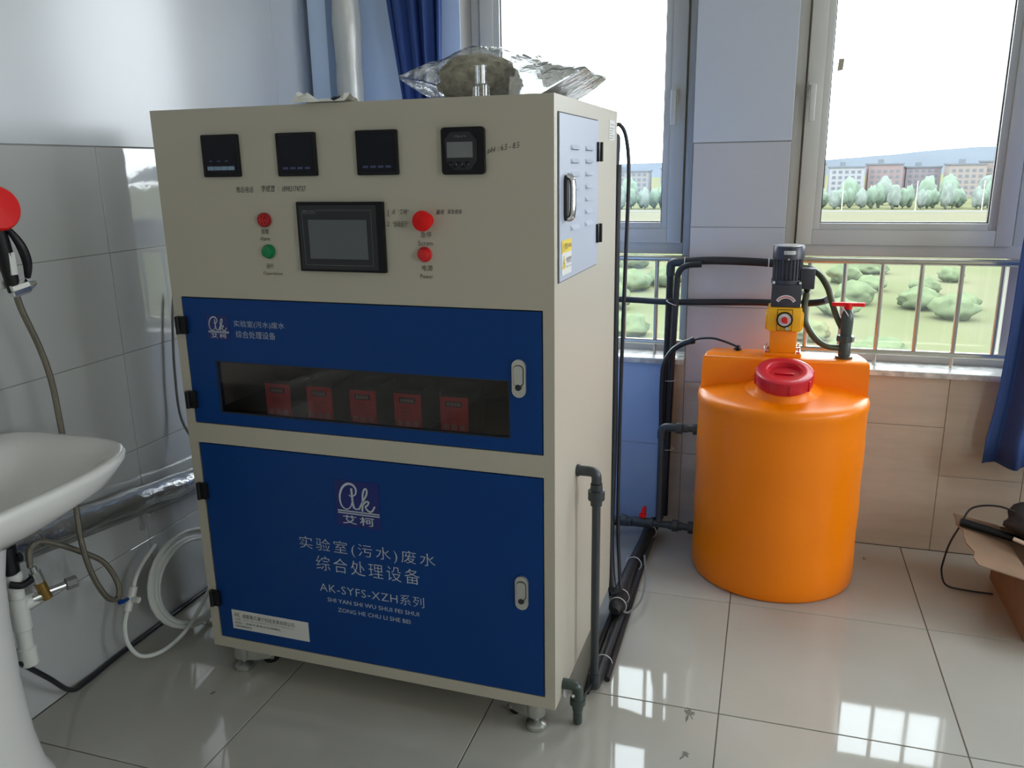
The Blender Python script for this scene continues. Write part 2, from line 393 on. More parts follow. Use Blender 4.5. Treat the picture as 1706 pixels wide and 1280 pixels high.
# left wall
wl = struct('wall_left', MB().box((XL - 0.2, YR - 0.2, 0), (XL - 0.003, YO, ZC)), wgrout_m)
ys = [YR]; y = -0.63 - 0.6 * 5
while y < YW: ys.append(y); y += 0.6
ys.append(YW - 0.001)
rows = [0, 0.3, 0.6, 0.9, 1.2, 1.495]
for j in range(len(rows) - 1):
    for i in range(len(ys) - 1):
        if ys[i + 1] - ys[i] > 0.02: wall_tile(wl, (ys[i], rows[j]), (ys[i + 1], rows[j + 1]), wtile_m, 'x', XL)
for a, b in ((YR, -2.6), (-2.6, -0.86), (-0.86, 0.915), (0.915, YW - 0.001)):
    wall_tile(wl, (a, 1.497), (b, ZC), upper_m, 'x', XL, 'panel')

# back wall with its window openings
SILL = 0.672; WT = 2.5
bk = MB()
bk.box((XL - 0.2, YW + 0.003, 0), (XR + 0.2, YO, SILL)); bk.box((XL - 0.2, YW + 0.003, WT), (XR + 0.2, YO, ZC))
edges = [XL - 0.2] + [e for w in WINX for e in w] + [XR + 0.2]
for i in range(0, len(edges), 2): bk.box((edges[i], YW + 0.003, SILL), (edges[i + 1], YO, WT))
wb_ = struct('wall_back', bk, wgrout_m)
cols = [(XL + 0.001, -1.43, 0, 1.497, [0.3, 0.6, 0.9, 1.2]), (-1.43, -1.125, 0, 1.497, [0.3, 0.6, 0.9, 1.2]),
        (-1.125, -0.83, 0, SILL, [0.3]), (-0.83, -0.302, 0, SILL, [0.334]), (-0.302, -0.233, 0, SILL, [0.304]),
        (-0.233, 0.105, 0, 1.497, [0.304, 0.6, 0.9, 1.197]),
        (0.105, 0.70, 0, SILL, [0.485]), (0.70, 0.972, 0, SILL, [0.3]), (0.972, 1.55, 0, SILL, [0.3]),
        (1.55, 1.95, 0, 1.497, [0.3, 0.6, 0.9, 1.2]), (1.95, 3.0, 0, SILL, [0.3]), (3.0, XR, 0, 1.497, [0.3, 0.6, 0.9, 1.2])]
for x0, x1, z0, z1, js in cols:
    zz = [z0] + js + [z1]
    for k in range(len(zz) - 1): wall_tile(wb_, (x0, zz[k]), (x1, zz[k + 1]), wtile_skyrefl_m if zz[k] >= 0.6 else wtile_bluerefl_m if x0 < -0.302 and x1 < -0.2 else wtile_back_m, 'y', YW)
for x0, x1, m in ((XL + 0.001, -1.125, upsky_m), (-0.236, 0.106, uppil_m), (1.55, 1.95, upper_m), (3.0, XR, upper_m)):
    wall_tile(wb_, (x0, 1.499), (x1, WT), m, 'y', YW, 'panel')
wall_tile(wb_, (XL + 0.001, WT), (XR, ZC), upper_m, 'y', YW, 'panel')

struct('ceiling', MB().box((XL - 0.2, YR - 0.2, ZC), (XR + 0.2, YO, ZC + 0.15)), ceil_m)
rr = MB().box((XL - 0.2, YR - 0.2, 0), (XR + 0.2, YR, 0.9)).box((XL - 0.2, YR - 0.2, 2.4), (XR + 0.2, YR, ZC)).box((XL - 0.2, YR - 0.2, 0.9), (ADDED_REARW[0], YR, 2.4)).box((ADDED_REARW[1], YR - 0.2, 0.9), (XR + 0.2, YR, 2.4))
struct('wall_rear', rr, paint_m)
rw = MB()
rw.box((XR, YR, 0), (XR + 0.2, YO, 0.9)).box((XR, YR, 2.4), (XR + 0.2, YO, ZC)).box((XR, YR, 0.9), (XR + 0.2, -3.3, 2.4)).box((XR, -2.3, 0.9), (XR + 0.2, -0.7, 2.4)).box((XR, 0.9, 0.9), (XR + 0.2, YO, 2.4))
struct('wall_right', rw, paint_m)

# window reveals and sills
for n, (a, b) in enumerate(WINX):
    s_ = MB().box((a - 0.0, YW - 0.028, SILL + 0.001), (b + 0.0, YO - 0.12, SILL + 0.022), bev=0.003)
    struct('trim_%d' % (n + 1), s_, marble_m)
    if n < 2: tag(bpy.context.scene.objects['trim_%d' % (n + 1)], 'white marble sill under the %s window' % ('left', 'right')[n])

def window(n, x0, x1, mull, handles):
    """aluminium window: fixed frame, opening sashes above z 1.125, fixed dusty panes below"""
    w = thing('window_%d' % n, None, None, ((x0 + x1) / 2, 1.34, SILL + 0.022), kind='structure')
    YF = 1.315; zb = SILL + 0.023
    f = MB()
    T = 0.035
    f.box((x0 + 0.001, YF, zb), (x0 + T, YF + 0.07, WT - 0.002), 0.002).box((x1 - T, YF, zb), (x1 - 0.001, YF + 0.07, WT - 0.002), 0.002)
    f.box((x0 + T, YF, zb), (x1 - T, YF + 0.07, zb + 0.03), 0.002).box((x0 + T, YF, WT - 0.04), (x1 - T, YF + 0.07, WT - 0.002), 0.002)
    f.box((x0 + T, YF - 0.002, 1.085), (x1 - T, YF + 0.07, 1.13), 0.002)
    for mx in mull: f.box((mx - 0.028, YF - 0.001, zb + 0.03), (mx + 0.028, YF + 0.07, WT - 0.04), 0.002)
    f.build('frame', frame_m, w)
    ch = MB()
    ch.box((x0 + T, YF + 0.012, 1.13), (x0 + T + 0.006, YF + 0.05, WT - 0.05)).box((x1 - T - 0.006, YF + 0.012, 1.13), (x1 - T, YF + 0.05, WT - 0.05))
    ch.build('frame_channel', frame_in_m, w)
    ed = [x0 + T] + sum([[m_ - 0.028, m_ + 0.028] for m_ in mull], []) + [x1 - T]
    for k in range(0, len(ed), 2):
        a, b = ed[k] + 0.006, ed[k + 1] - 0.006
        z0, z1 = 1.128, WT - 0.05; S = 0.055; ys0 = YF - 0.014
        sm_ = MB()
        sm_.box((a, ys0, z0), (a + S, ys0 + 0.06, z1), 0.003).box((b - S, ys0, z0), (b, ys0 + 0.06, z1), 0.003)
        sm_.box((a + S, ys0, z0), (b - S, ys0 + 0.06, z0 + S), 0.003).box((a + S, ys0, z1 - S), (b - S, ys0 + 0.06, z1), 0.003)
        sash = sm_.build('sash', frame_m, w)
        S2 = S + 0.024; bd = MB()
        bd.box((a + S, ys0 + 0.008, z0 + S), (a + S2, ys0 + 0.03, z1 - S), 0.002).box((b - S2, ys0 + 0.008, z0 + S), (b - S, ys0 + 0.03, z1 - S), 0.002)
        bd.box((a + S2, ys0 + 0.008, z0 + S), (b - S2, ys0 + 0.03, z0 + S2), 0.002).box((a + S2, ys0 + 0.008, z1 - S2), (b - S2, ys0 + 0.03, z1 - S), 0.002)
        bd.build('glazing_bead', frame_m, sash)
        gk = MB(); S3 = S2 + 0.004
        gk.box((a + S2, ys0 + 0.02, z0 + S2), (a + S3, ys0 + 0.034, z1 - S2)).box((b - S3, ys0 + 0.02, z0 + S2), (b - S2, ys0 + 0.034, z1 - S2))
        gk.box((a + S3, ys0 + 0.02, z0 + S2), (b - S3, ys0 + 0.034, z0 + S3)).box((a + S3, ys0 + 0.02, z1 - S3), (b - S3, ys0 + 0.034, z1 - S2))
        gk.build('gasket', gasket_m, sash)
        MB().box((a + S2, ys0 + 0.034, z0 + S2), (b - S2, ys0 + 0.035, z1 - S2)).build('pane', winglass_m, sash, smooth_=False)
        MB().box((ed[k], YF + 0.04, zb + 0.03), (ed[k + 1], YF + 0.041, 1.085)).build('pane', dirtyglass_m, w, smooth_=False, label='dusty fixed pane')
    for hx in handles:
        yh = YF - 0.014
        h = MB(); h.prism(rrect(hx - 0.014, 1.645, hx + 0.014, 1.70, 0.006), (0, yh, 0), (1, 0, 0), (0, 0, 1), 0.012)
        h.box((hx - 0.009, yh - 0.038, 1.672), (hx + 0.009, yh - 0.01, 1.69), 0.003)
        h.box((hx - 0.010, yh - 0.042, 1.565), (hx + 0.010, yh - 0.028, 1.69), 0.005)
        h.build('handle', frame_m, w, label='white lever handle')
    return w
window(1, *WINX[0], [], [-0.318])
window(2, *WINX[1], [0.895], [0.168, 0.99])
window(3, *WINX[2], [2.5], [2.1])
def added_window(n, P):  # builds the out-of-view windows added for room light
    w = thing('window_%d' % n, None, None, P(0.5, 0, 0.9), kind='structure')
    f = MB()
    for a, b_, c, d in ((0, 0.04, 0, 1.5), (0.96, 1, 0, 1.5), (0.04, 0.96, 0, 0.05), (0.04, 0.96, 1.45, 1.5), (0.48, 0.52, 0.05, 1.45)): f.box(P(a, -0.03, 0.9 + c), P(b_, 0.03, 0.9 + d))
    f.build('frame', frame_m, w)
    for a, b_ in ((0.04, 0.48), (0.52, 0.96)): MB().box(P(a, -0.001, 0.95), P(b_, 0.001, 2.35)).build('pane', winglass_m, w, smooth_=False)
for n, (a, b) in enumerate(ADDED_SIDEW): added_window(4 + n, lambda u, d, z, a=a, b=b: (XR + 0.1 + d, a + (b - a) * u, z))
added_window(6, lambda u, d, z: (ADDED_REARW[0] + (ADDED_REARW[1] - ADDED_REARW[0]) * u, YR - 0.1 + d, z))

def railing(x0, x1, xs, label, zt, zb_):
    t = thing('window_railing', label, 'railing', ((x0 + x1) / 2, 1.262, SILL + 0.022))
    for z, r in ((zt, 0.0125), (zb_, 0.0115)):
        MB().cyl((x0, 1.262, z), (x1, 1.262, z), r, n=16).build('rail', steel_m, t)
    for x in xs: MB().cyl((x, 1.262, zb_), (x, 1.262, zt), 0.0085, n=14).build('bar', steel_m, t)
    for x in xs[::2]: MB().cyl((x, 1.262, SILL + 0.02), (x, 1.262, zb_), 0.006, n=10).build('foot', steel_m, t)
railing(-1.124, -0.237, [-1.09, -0.98, -0.86, -0.735, -0.61, -0.485, -0.36], 'steel tube railing across the lower pane of the left window', 1.072, 0.742)
railing(0.107, 1.549, [0.203, 0.325, 0.451, 0.58, 0.708, 0.835, 0.96, 1.085, 1.21, 1.335, 1.46], 'steel tube railing across the lower pane of the right window, behind the orange tank', 1.075, 0.742)
MB().prism([(0, 0), (0.019, 0.004), (0.022, 0.042), (0.003, 0.042)], (0.245, 1.3349, 1.735), (1, 0, 0), (0, 0, 1), 0.001).build('tape_scrap', frame_in_m, None, label='small grey scrap of tape stuck on the right window glass', cat='tape')

# ================================================================== CABINET
CX, CY, YAW, CW, CD, CZ, CH = -0.39357, -0.21996, -0.01866, 1.0336, 0.676, 0.085, 1.485
CABO = Vector((CX - CW * math.cos(YAW), CY - CW * math.sin(YAW), CZ))
cab = thing('treatment_cabinet', 'large beige and blue wheeled laboratory wastewater treatment cabinet in the middle of the room', 'cabinet', CABO, rz=YAW)
bpy.context.view_layer.update()
F = Matrix.Translation(CABO) @ Matrix.Rotation(YAW, 4, 'Z')   # x right, y back, z up from the front-left-bottom corner
W_, D_, H_ = CW, CD, CH
UD = (0.031, 0.686, 1.004, 1.023); LD = (0.034, 0.036, 1.004, 0.625); WN = (0.114, 0.7175, 0.926, 0.8595)
b = MB(F)
T = 0.02
b.box((0, 0, 0), (UD[0] - 0.003, T, H_))
b.box((UD[2] + 0.003, 0, 0), (W_, T, H_))
b.box((UD[0] - 0.003, 0, UD[3] + 0.003), (UD[2] + 0.003, T, H_))
b.box((UD[0] - 0.003, 0, LD[3] + 0.003), (UD[2] + 0.003, T, UD[1] - 0.003))
b.box((UD[0] - 0.003, 0, 0), (UD[2] + 0.003, T, LD[1] - 0.003))
b.build('front_frame', beige_m, cab, smooth_=False)
MB(F).box((0, T, 0), (T * 0.5, D_, H_)).build('side_panel', beige_m, cab, smooth_=False)
MB(F).box((W_ - T * 0.5, T, 0), (W_, D_ - 0.004, H_)).build('side_panel', beige_m, cab, smooth_=False)
MB(F).box((T * 0.5, T, H_ - 0.01), (W_ - T * 0.5, D_, H_)).build('top_panel', beige_m, cab, smooth_=False)
MB(F).box((T * 0.5, T, 0), (W_ - T * 0.5, D_, 0.012)).build('bottom_panel', beige_m, cab, smooth_=False)
MB(F).box((T * 0.5, D_ - 0.006, 0.012), (W_ - T * 0.5, D_, H_ - 0.01)).build('back_panel', blueback_m, cab, smooth_=False, label='blue back panel')
inn = MB(F); inn.box((0.011, T, 0.683), (W_ - 0.011, 0.40, 0.688)); inn.box((0.011, 0.395, 0.70), (W_ - 0.011, 0.40, 1.02)); inn.box((0.011, T, 1.02), (W_ - 0.011, 0.40, 1.025))
inn.build('inner_compartment', inner_m, cab, smooth_=False)
MB(F).box((LD[0] - 0.01, T + 0.001, 0.02), (LD[2] + 0.01, T + 0.004, LD[3] + 0.01)).build('door_seal', seam_m, cab, smooth_=False)

def edged(mb, x0, z0, x1, z1, y0, y1): mb.box((x0, y0, z0), (x1, y1, z1))
ud = MB(F)
ud.box((UD[0], -0.001, UD[1]), (WN[0], T, UD[3])).box((WN[2], -0.001, UD[1]), (UD[2], T, UD[3])).box((WN[0], -0.001, UD[1]), (WN[2], T, WN[1])).box((WN[0], -0.001, WN[3]), (WN[2], T, UD[3]))
udo = ud.build('upper_door', blue_m, cab, smooth_=False)
ldo = MB(F).box((LD[0], -0.001, LD[1]), (LD[2], T, LD[3])).build('lower_door', blue_m, cab, smooth_=False)
MB(F).box((WN[0], 0.004, WN[1]), (WN[2], 0.006, WN[3])).build('window', acryl_m, udo, smooth_=False, label='dark tinted viewing window')
gas = MB(F)
for a, bb in (((WN[0], WN[1]), (WN[0] + 0.004, WN[3])), ((WN[2] - 0.004, WN[1]), (WN[2], WN[3])), ((WN[0], WN[1]), (WN[2], WN[1] + 0.003)), ((WN[0], WN[3] - 0.003), (WN[2], WN[3]))):
    gas.box((a[0], 0.0005, a[1]), (bb[0], 0.004, bb[1]))
gas.build('gasket', gasket_m, udo, smooth_=False)
shad = MB(F)
for d in (UD, LD):
    shad.box((d[0] - 0.0025, 0.004, d[3]), (d[2] + 0.0025, T, d[3] + 0.0028)).box((d[2], 0.004, d[1]), (d[2] + 0.0028, T, d[3]))
shad.build('door_gap', seam_m, cab, smooth_=False)

def door_handle(door, x, z0, z1):
    h = MB(F).prism(rrect(x - 0.0165, z0, x + 0.0165, z1, 0.0164, 8), (0, -0.001, 0), (1, 0, 0), (0, 0, 1), 0.007)
    h = h.build('handle', silver_m, door)
    MB(F).prism(rrect(x - 0.0105, z0 + 0.022, x + 0.0105, z1 - 0.014, 0.008, 6), (0, -0.008, 0), (1, 0, 0), (0, 0, 1), 0.005).build('lever', silver_m, h) if False else None
    MB(F).prism(rrect(x - 0.011, z0 + 0.03, x + 0.011, z1 - 0.014, 0.009, 6), (0, -0.008, 0), (1, 0, 0), (0, 0, 1), 0.004).build('handle_lever', silver_m, door)
    MB(F).cyl((x, -0.008, z0 + 0.025), (x, -0.0125, z0 + 0.025), 0.0075, n=20).build('lock', darkgrey_m, door)
    MB(F).prism(rrect(x - 0.0125, z0 + 0.0275, x + 0.0125, z1 - 0.0125, 0.0105, 6), (0, -0.0078, 0), (1, 0, 0), (0, 0, 1), 0.0012).build('handle_groove', seam_m, door)
door_handle(udo, 0.950, 0.822, 0.912); door_handle(ldo, 0.950, 0.276, 0.366)
for z, dx in ((0.952, 0.026), (0.75, 0.03), (0.488, 0.03), (0.16, 0.03)):
    hg = MB(F).box((dx - 0.017, -0.013, z - 0.024), (dx + 0.015, 0.0, z + 0.022), 0.002)
    hg.cyl((dx - 0.008, -0.014, z - 0.024), (dx - 0.008, -0.014, z + 0.022), 0.006, n=12)
    hg.build('hinge', black_m, cab)

# meters ------------------------------------------------------------
def meter(x0, z0, x1, z1, keys, kind):
    m = MB(F).prism(rrect(x0, z0, x1, z1, 0.004 if kind != 'ph' else 0.008, 3), (0, 0, 0), (1, 0, 0), (0, 0, 1), 0.008 if kind != 'ph' else 0.011).build('panel_meter', black_m, cab)
    yf = -0.008 if kind != 'ph' else -0.011
    if kind != 'ph':
        MB(F).prism(rrect(x0 + 0.007, z0 + 0.007, x1 - 0.007, z1 - 0.007, 0.002, 2), (0, yf, 0), (1, 0, 0), (0, 0, 1), 0.0008).build('meter_face', meter_m, m)
        k = MB(F); w = (x1 - x0 - 0.026) / 4
        for i in range(4):
            a = x0 + 0.013 + i * w
            hh = 0.009 if kind == 'a' else 0.005; g_ = 0.0016 if kind == 'a' else 0.006
            k.box((a + g_ / 2, yf - 0.002, z0 + 0.016), (a + w - g_ / 2, yf, z0 + 0.016 + hh))
        k.build('meter_keys', keyblue_m if kind == 'a' else keydim_m, m)
        if kind == 'a':
            text('- - -', 'meter_print', (x0 + 0.02, z0 + 0.036, x1 - 0.03, z0 + 0.0385), F, keydim_m, m, off=(0, yf - 0.0009, 0))
    else:
        oc = [(x0 + 0.012, z0 + 0.03), (x0 + 0.03, z0 + 0.010), (x1 - 0.032, z0 + 0.010), (x1 - 0.016, z0 + 0.028), (x1 - 0.016, z1 - 0.028), (x1 - 0.032, z1 - 0.010), (x0 + 0.024, z1 - 0.010), (x0 + 0.009, z1 - 0.026)]
        MB(F).prism(oc, (0, yf, 0), (1, 0, 0), (0, 0, 1), 0.003).build('meter_face', darkgrey_m, m)
        MB(F).box((x0 + 0.015, yf - 0.0045, z0 + 0.036), (x1 - 0.025, yf - 0.003, z0 + 0.069)).build('display', lcd_m, m)
        text('Apure', 'meter_print', (x0 + 0.034, z0 + 0.077, x1 - 0.04, z0 + 0.084), F, lcd_m, m, off=(0, yf - 0.0035, 0))
        k = MB(F)
        for i in range(5):
            c = x0 + 0.023 + i * 0.0095; up = i % 2
            zc = z0 + (0.017 if up else 0.025); s_ = 1 if up else -1
            k.prism([(c - 0.006, zc - 0.003 * s_), (c + 0.006, zc - 0.003 * s_), (c, zc + 0.006 * s_)][::s_], (0, yf - 0.003, 0), (1, 0, 0), (0, 0, 1), 0.0015)
        k.build('meter_keys', black_m, m)
        text('.  .  .  .', 'meter_dots', (x0 + 0.021, z0 + 0.021, x1 - 0.034, z0 + 0.0225), F, white_p, m, off=(0, yf - 0.0048, 0))
meter(0.1475, 1.3245, 0.2515, 1.4235, 4, 'a')
meter(0.358, 1.324, 0.4625, 1.4225, 4, 'b')
meter(0.5685, 1.324, 0.6715, 1.4225, 4, 'b')
meter(0.780, 1.3225, 0.880, 1.4225, 5, 'ph')

# touch screen
x0, z0, x1, z1 = 0.401, 1.1015, 0.6295, 1.265
hm = MB(F).box((x0, -0.012, z0), (x1, 0, z1), 0.003).build('touch_screen', black_m, cab)
MB(F).box((x0 + 0.007, -0.0135, z0 + 0.006), (x1 - 0.017, -0.012, z1 - 0.008)).build('screen_bezel', darkgrey_m, hm, smooth_=False)
MB(F).box((x0 + 0.032, -0.0145, z0 + 0.031), (x1 - 0.042, -0.0135, z1 - 0.041)).build('display', screen_m, hm, smooth_=False)
text('MCGS', 'screen_print', (x0 + 0.020, z1 - 0.024, x0 + 0.050, z1 - 0.019), F, lcd_m, hm, off=(0, -0.0137, 0), bold=0.01)
ln = MB(F); yy = -0.0137
ribbon(ln, [(x0 + 0.016, z1 - 0.027), (x0 + 0.05, z1 - 0.027)], 0.0008, (0, yy, 0), (1, 0, 0), (0, 0, 1), None)
for p in ([(x0 + 0.056, z1 - 0.019), (x1 - 0.03, z1 - 0.019)], [(x1 - 0.03, z1 - 0.019), (x1 - 0.03, z0 + 0.016)], [(x1 - 0.03, z0 + 0.016), (x0 + 0.018, z0 + 0.016)], [(x0 + 0.018, z0 + 0.016), (x0 + 0.016, z1 - 0.02)], [(x0 + 0.05, z1 - 0.027), (x0 + 0.056, z1 - 0.019)]):
    ribbon(ln, p, 0.0008, (0, yy, 0), (1, 0, 0), (0, 0, 1), None)
ln.build('screen_outline', lcd_m, hm, smooth_=False)

# lamps
def lamp(x, z, m, kind, label):
    if kind == 'lens':
        o = MB(F).lathe((x, 0, z), [(0.0175, 0), (0.0175, 0.005), (0.016, 0.007), (0.0135, 0.007), (0.0135, 0.004)], 28, (0, -1, 0)).build('indicator_lamp', black_m if m is darkred_m else m, cab, label=label)
        MB(F).lathe((x, 0, z), [(0.0145, 0.003), (0.0145, 0.011), (0.0125, 0.0155), (0.008, 0.017), (0.0, 0.0175)], 28, (0, -1, 0), capb=False).build('lens', m, o)
        return o
    if kind == 'buzzer':
        o = MB(F).lathe((x, 0, z), [(0.0175, 0), (0.0175, 0.008), (0.015, 0.012), (0.013, 0.012)], 28, (0, -1, 0)).build('alarm_buzzer', m, cab, label=label)
        k = MB(F); R1 = 0.011
        for a in range(3):
            t = a * math.pi / 3; mt = Matrix.Translation((x, -0.0135, z)) @ Matrix.Rotation(t, 4, 'Y')
            k.box((-R1, -0.001, -0.0016), (R1, 0.0015, 0.0016), mtx=mt)
        k.build('grille', red_m, o); return o
    o = MB(F).lathe((x, 0, z), [(0.016, 0), (0.016, 0.012), (0.0115, 0.013), (0.0115, 0.020), (0.022, 0.022), (0.0235, 0.027), (0.022, 0.033), (0.012, 0.037), (0, 0.038)], 32, (0, -1, 0), capb=False).build('stop_button', m, cab, label=label)
    return o
lamp(0.305, 1.222, darkred_m, 'buzzer', 'dark red alarm buzzer'); lamp(0.309, 1.146, green_m, 'lens', 'green operation lamp')
lamp(0.7345, 1.223, redb_m, 'mush', 'red mushroom emergency stop button'); lamp(0.726, 1.146, red_m, 'lens', 'red power lamp')

YP = -0.0006
def ftext(s_, box, m=print_m, off=YP, parent=cab, **k): return text(s_, 'lettering', box, F, m, parent, off=(0, off, 0), **k)
ftext('报警', (0.291, 1.188, 0.313, 1.2005)); ftext('Alarm', (0.286, 1.172, 0.314, 1.1815))
ftext('运行', (0.297, 1.1045, 0.318, 1.1165)); ftext('Operation', (0.2865, 1.086, 0.342, 1.0965))
ftext('急停', (0.717, 1.184, 0.744, 1.1975)); ftext('Scram', (0.710, 1.166, 0.747, 1.1765))
ftext('电源', (0.717, 1.108, 0.744, 1.1215)); ftext('Power', (0.712, 1.0905, 0.744, 1.1005))
hk = dict(m=ink_m, shear=0.15)
def hand(s_, box, **k):
    o = ftext(s_, box, ink_m, shear=0.15, **k); o.name = 'handwriting'; return o
hand('售后电话', (0.231, 1.287, 0.280, 1.3015)); hand('李斌首', (0.302, 1.288, 0.341, 1.304)); hand(':', (0.350, 1.291, 0.352, 1.299)); hand('18982174737', (0.360, 1.289, 0.425, 1.3015))
hand('pH', (0.884, 1.364, 0.902, 1.378), rise=0.1); hand(': 6.5 - 8.5', (0.908, 1.371, 0.957, 1.383), rise=0.12)
hand('1.', (0.636, 1.231, 0.6425, 1.245)); hand('点', (0.646, 1.236, 0.657, 1.247)); hand('“艾柯”', (0.663, 1.236, 0.690, 1.2475))
hand('2.', (0.633, 1.209, 0.641, 1.219)); hand('“自动运行”', (0.647, 1.207, 0.689, 1.2215))
hand('漏液', (0.757, 1.236, 0.778, 1.247)); hand('紧急使用', (0.785, 1.237, 0.820, 1.2475))
ftext('实验室(污水)废水', (0.184, 0.951, 0.334, 0.9695), white_p, -0.0018, udo, bold=-0.008); ftext('综合处理设备', (0.187, 0.9245, 0.305, 0.943), white_p, -0.0018, udo, bold=-0.008)
ftext('实验室(污水)废水', (0.3225, 0.349, 0.7185, 0.3905), white_p, -0.0018, ldo, spacing=1.25, bold=-0.010); ftext('综合处理设备', (0.369, 0.297, 0.673, 0.3395), white_p, -0.0018, ldo, spacing=1.25, bold=-0.010)
ftext('AK-SYFS-XZH系列', (0.374, 0.232, 0.682, 0.262), white_p, -0.0018, ldo, spacing=1.08, bold=-0.010)
ftext('SHI YAN SHI WU SHUI FEI SHUI', (0.395, 0.2055, 0.666, 0.2175), white_p, -0.0018, ldo); ftext('ZONG HE CHU LI SHE BEI', (0.425, 0.179, 0.640, 0.191), white_p, -0.0018, ldo)

def emblem(door, x0, z0, x1, z1):
    e = MB(F).box((x0, -0.0022, z0), (x1, -0.001, z1)).build('emblem', navy_m, door, smooth_=False)
    W2, H2 = x1 - x0, z1 - z0
    def cv(pts): return [(x0 + (a - 870) / 250 * W2, z1 - (b_ - 200 - 0.11 * (a - 870)) / 250 * H2) for a, b_ in pts]
    r = MB(F); O = (0, -0.0026, 0); U = (1, 0, 0); V = (0, 0, 1)
    s_ = W2 * 0.036
    ribbon(r, cv([(950, 285), (962, 292), (985, 285), (992, 258), (975, 232), (945, 226), (915, 245), (897, 290), (903, 340), (930, 362), (955, 350), (968, 315)]), s_, O, U, V, None, lambda t: 0.6 + 0.8 * math.sin(math.pi * min(1, t * 1.1)) ** 2)
    ribbon(r, cv([(966, 250), (968, 300), (970, 335), (978, 358), (995, 362), (1012, 350)]), s_ * 1.3, O, U, V, None, lambda t: 1 if t < .6 else 0.6)
    ribbon(r, cv([(1003, 365), (1022, 330), (1050, 285), (1052, 258), (1040, 256), (1030, 280), (1026, 320), (1022, 375)]), s_ * 1.1, O, U, V, None)
    ribbon(r, cv([(1026, 340), (1045, 322), (1060, 325), (1052, 342), (1040, 350), (1055, 372), (1075, 375), (1094, 348)]), s_, O, U, V, None)
    for b0 in (366, 378):
        ribbon(r, cv([(880, b0), (1000, b0 + 13.5), (1118, b0 + 27)]), s_ * 0.75, O, U, V, None)
    r.build('emblem_script', white_p, e, smooth_=False) if False else r.build('emblem_script', white_p, door, smooth_=False)
    ftext('艾柯', (x0 + 0.14 * W2, z0 + 0.06 * H2, x0 + 0.86 * W2, z0 + 0.25 * H2), white_p, -0.0026, door, spacing=1.3, bold=0.01)
emblem(udo, 0.1015, 0.9175, 0.168, 0.980); emblem(ldo, 0.443, 0.4365, 0.570, 0.565)
# company sticker (its QR code is left out)
st = MB(F).box((0.0755, -0.0018, 0.068), (0.3265, -0.001, 0.128)).build('sticker', paper_m, ldo, smooth_=False, label='white company sticker')
ftext('成都唐氏康宁科技发展有限公司', (0.111, 0.105, 0.282, 0.119), print_m, -0.0022, ldo)
ftext('Chengdu Tangshi Kangning Science and Technology Development Co., Ltd', (0.111, 0.0975, 0.278, 0.1015), print_m, -0.0022, ldo)
ftext('地址：成都市高新区西部园区', (0.083, 0.085, 0.236, 0.092), print_m, -0.0022, ldo)
ftext('全国免费服务热线', (0.083, 0.074, 0.14, 0.081), print_m, -0.0022, ldo); ftext('www.', (0.150, 0.0745, 0.27, 0.0775), print_m, -0.0022, ldo) if False else None
ftext('AK', (0.083, 0.107, 0.103, 0.120), print_m, -0.0022, ldo); ftext('艾柯', (0.085, 0.096, 0.103, 0.103), print_m, -0.0022, ldo)

# side door ---------------------------------------------------------
XS = W_
sd = (0.030, 1.086, 0.412, 1.4475)
sdo = MB(F)
sdo.box((XS, sd[0], sd[1]), (XS + 0.004, sd[2], sd[3]))
sdo = sdo.build('side_door', sidedoor_m, cab, smooth_=False, label='pale lilac grey side door with louvres')
g_ = MB(F)
g_.box((XS, sd[0] - 0.003, sd[3]), (XS + 0.001, sd[2] + 0.003, sd[3] + 0.003)).box((XS, sd[0] - 0.003, sd[1] - 0.003), (XS + 0.001, sd[2] + 0.003, sd[1])).box((XS, sd[0] - 0.003, sd[1]), (XS + 0.001, sd[0], sd[3])).box((XS, sd[2], sd[1]), (XS + 0.001, sd[2] + 0.003, sd[3]))
g_.build('door_gap', seam_m, cab, smooth_=False)
for c in range(2):
    for r in range(7):
        ya = (0.126, 0.268)[c]; za = 1.374 - r * 0.0298
        lv = MB(F); x = XS + 0.004
        lv.raw([(x, ya, za + 0.010), (x, ya + 0.075, za + 0.010), (x + 0.007, ya + 0.070, za), (x + 0.007, ya + 0.005, za), (x, ya, za), (x, ya + 0.075, za)], [(0, 1, 2, 3), (0, 3, 4), (1, 5, 2)])
        lv = lv.build('louvre', sidedoor_m, sdo, smooth_=False)
sl_ = MB(F)
for c in range(2):
    for r in range(7):
        ya = (0.126, 0.268)[c]; za = 1.374 - r * 0.0298; sl_.box((XS + 0.004, ya + 0.002, za - 0.001), (XS + 0.0045, ya + 0.073, za + 0.003))
sl_.build('louvre_slots', seam_m, sdo, smooth_=False)
hd = MB(F); xh = XS + 0.004
hd.prism(rrect(0.064, 1.218, 0.094, 1.318, 0.014, 6), (xh, 0, 0), (0, 1, 0), (0, 0, 1), 0.006)
hd.build('handle_plate', seam_m, sdo)
MB(F).tube([(xh + 0.004, 0.078, 1.222), (xh + 0.016, 0.078, 1.23), (xh + 0.018, 0.078, 1.27), (xh + 0.016, 0.078, 1.308), (xh + 0.004, 0.078, 1.316)], 0.007, 10).build('handle', chrome_m, sdo)
for z in (1.372, 1.166):
    hg = MB(F).box((XS + 0.004, 0.395, z - 0.024), (XS + 0.010, 0.44, z + 0.024), 0.001).cyl((XS + 0.011, 0.418, z - 0.024), (XS + 0.011, 0.418, z + 0.024), 0.005, n=12)
    hg.build('hinge', black_m, cab)
SA = ((0, 1, 0), (0, 0, 1))
def stext(s_, box, m, parent, dx=0.0062): return text(s_, 'lettering', box, F, m, parent, axes=SA, off=(XS + dx, 0, 0))
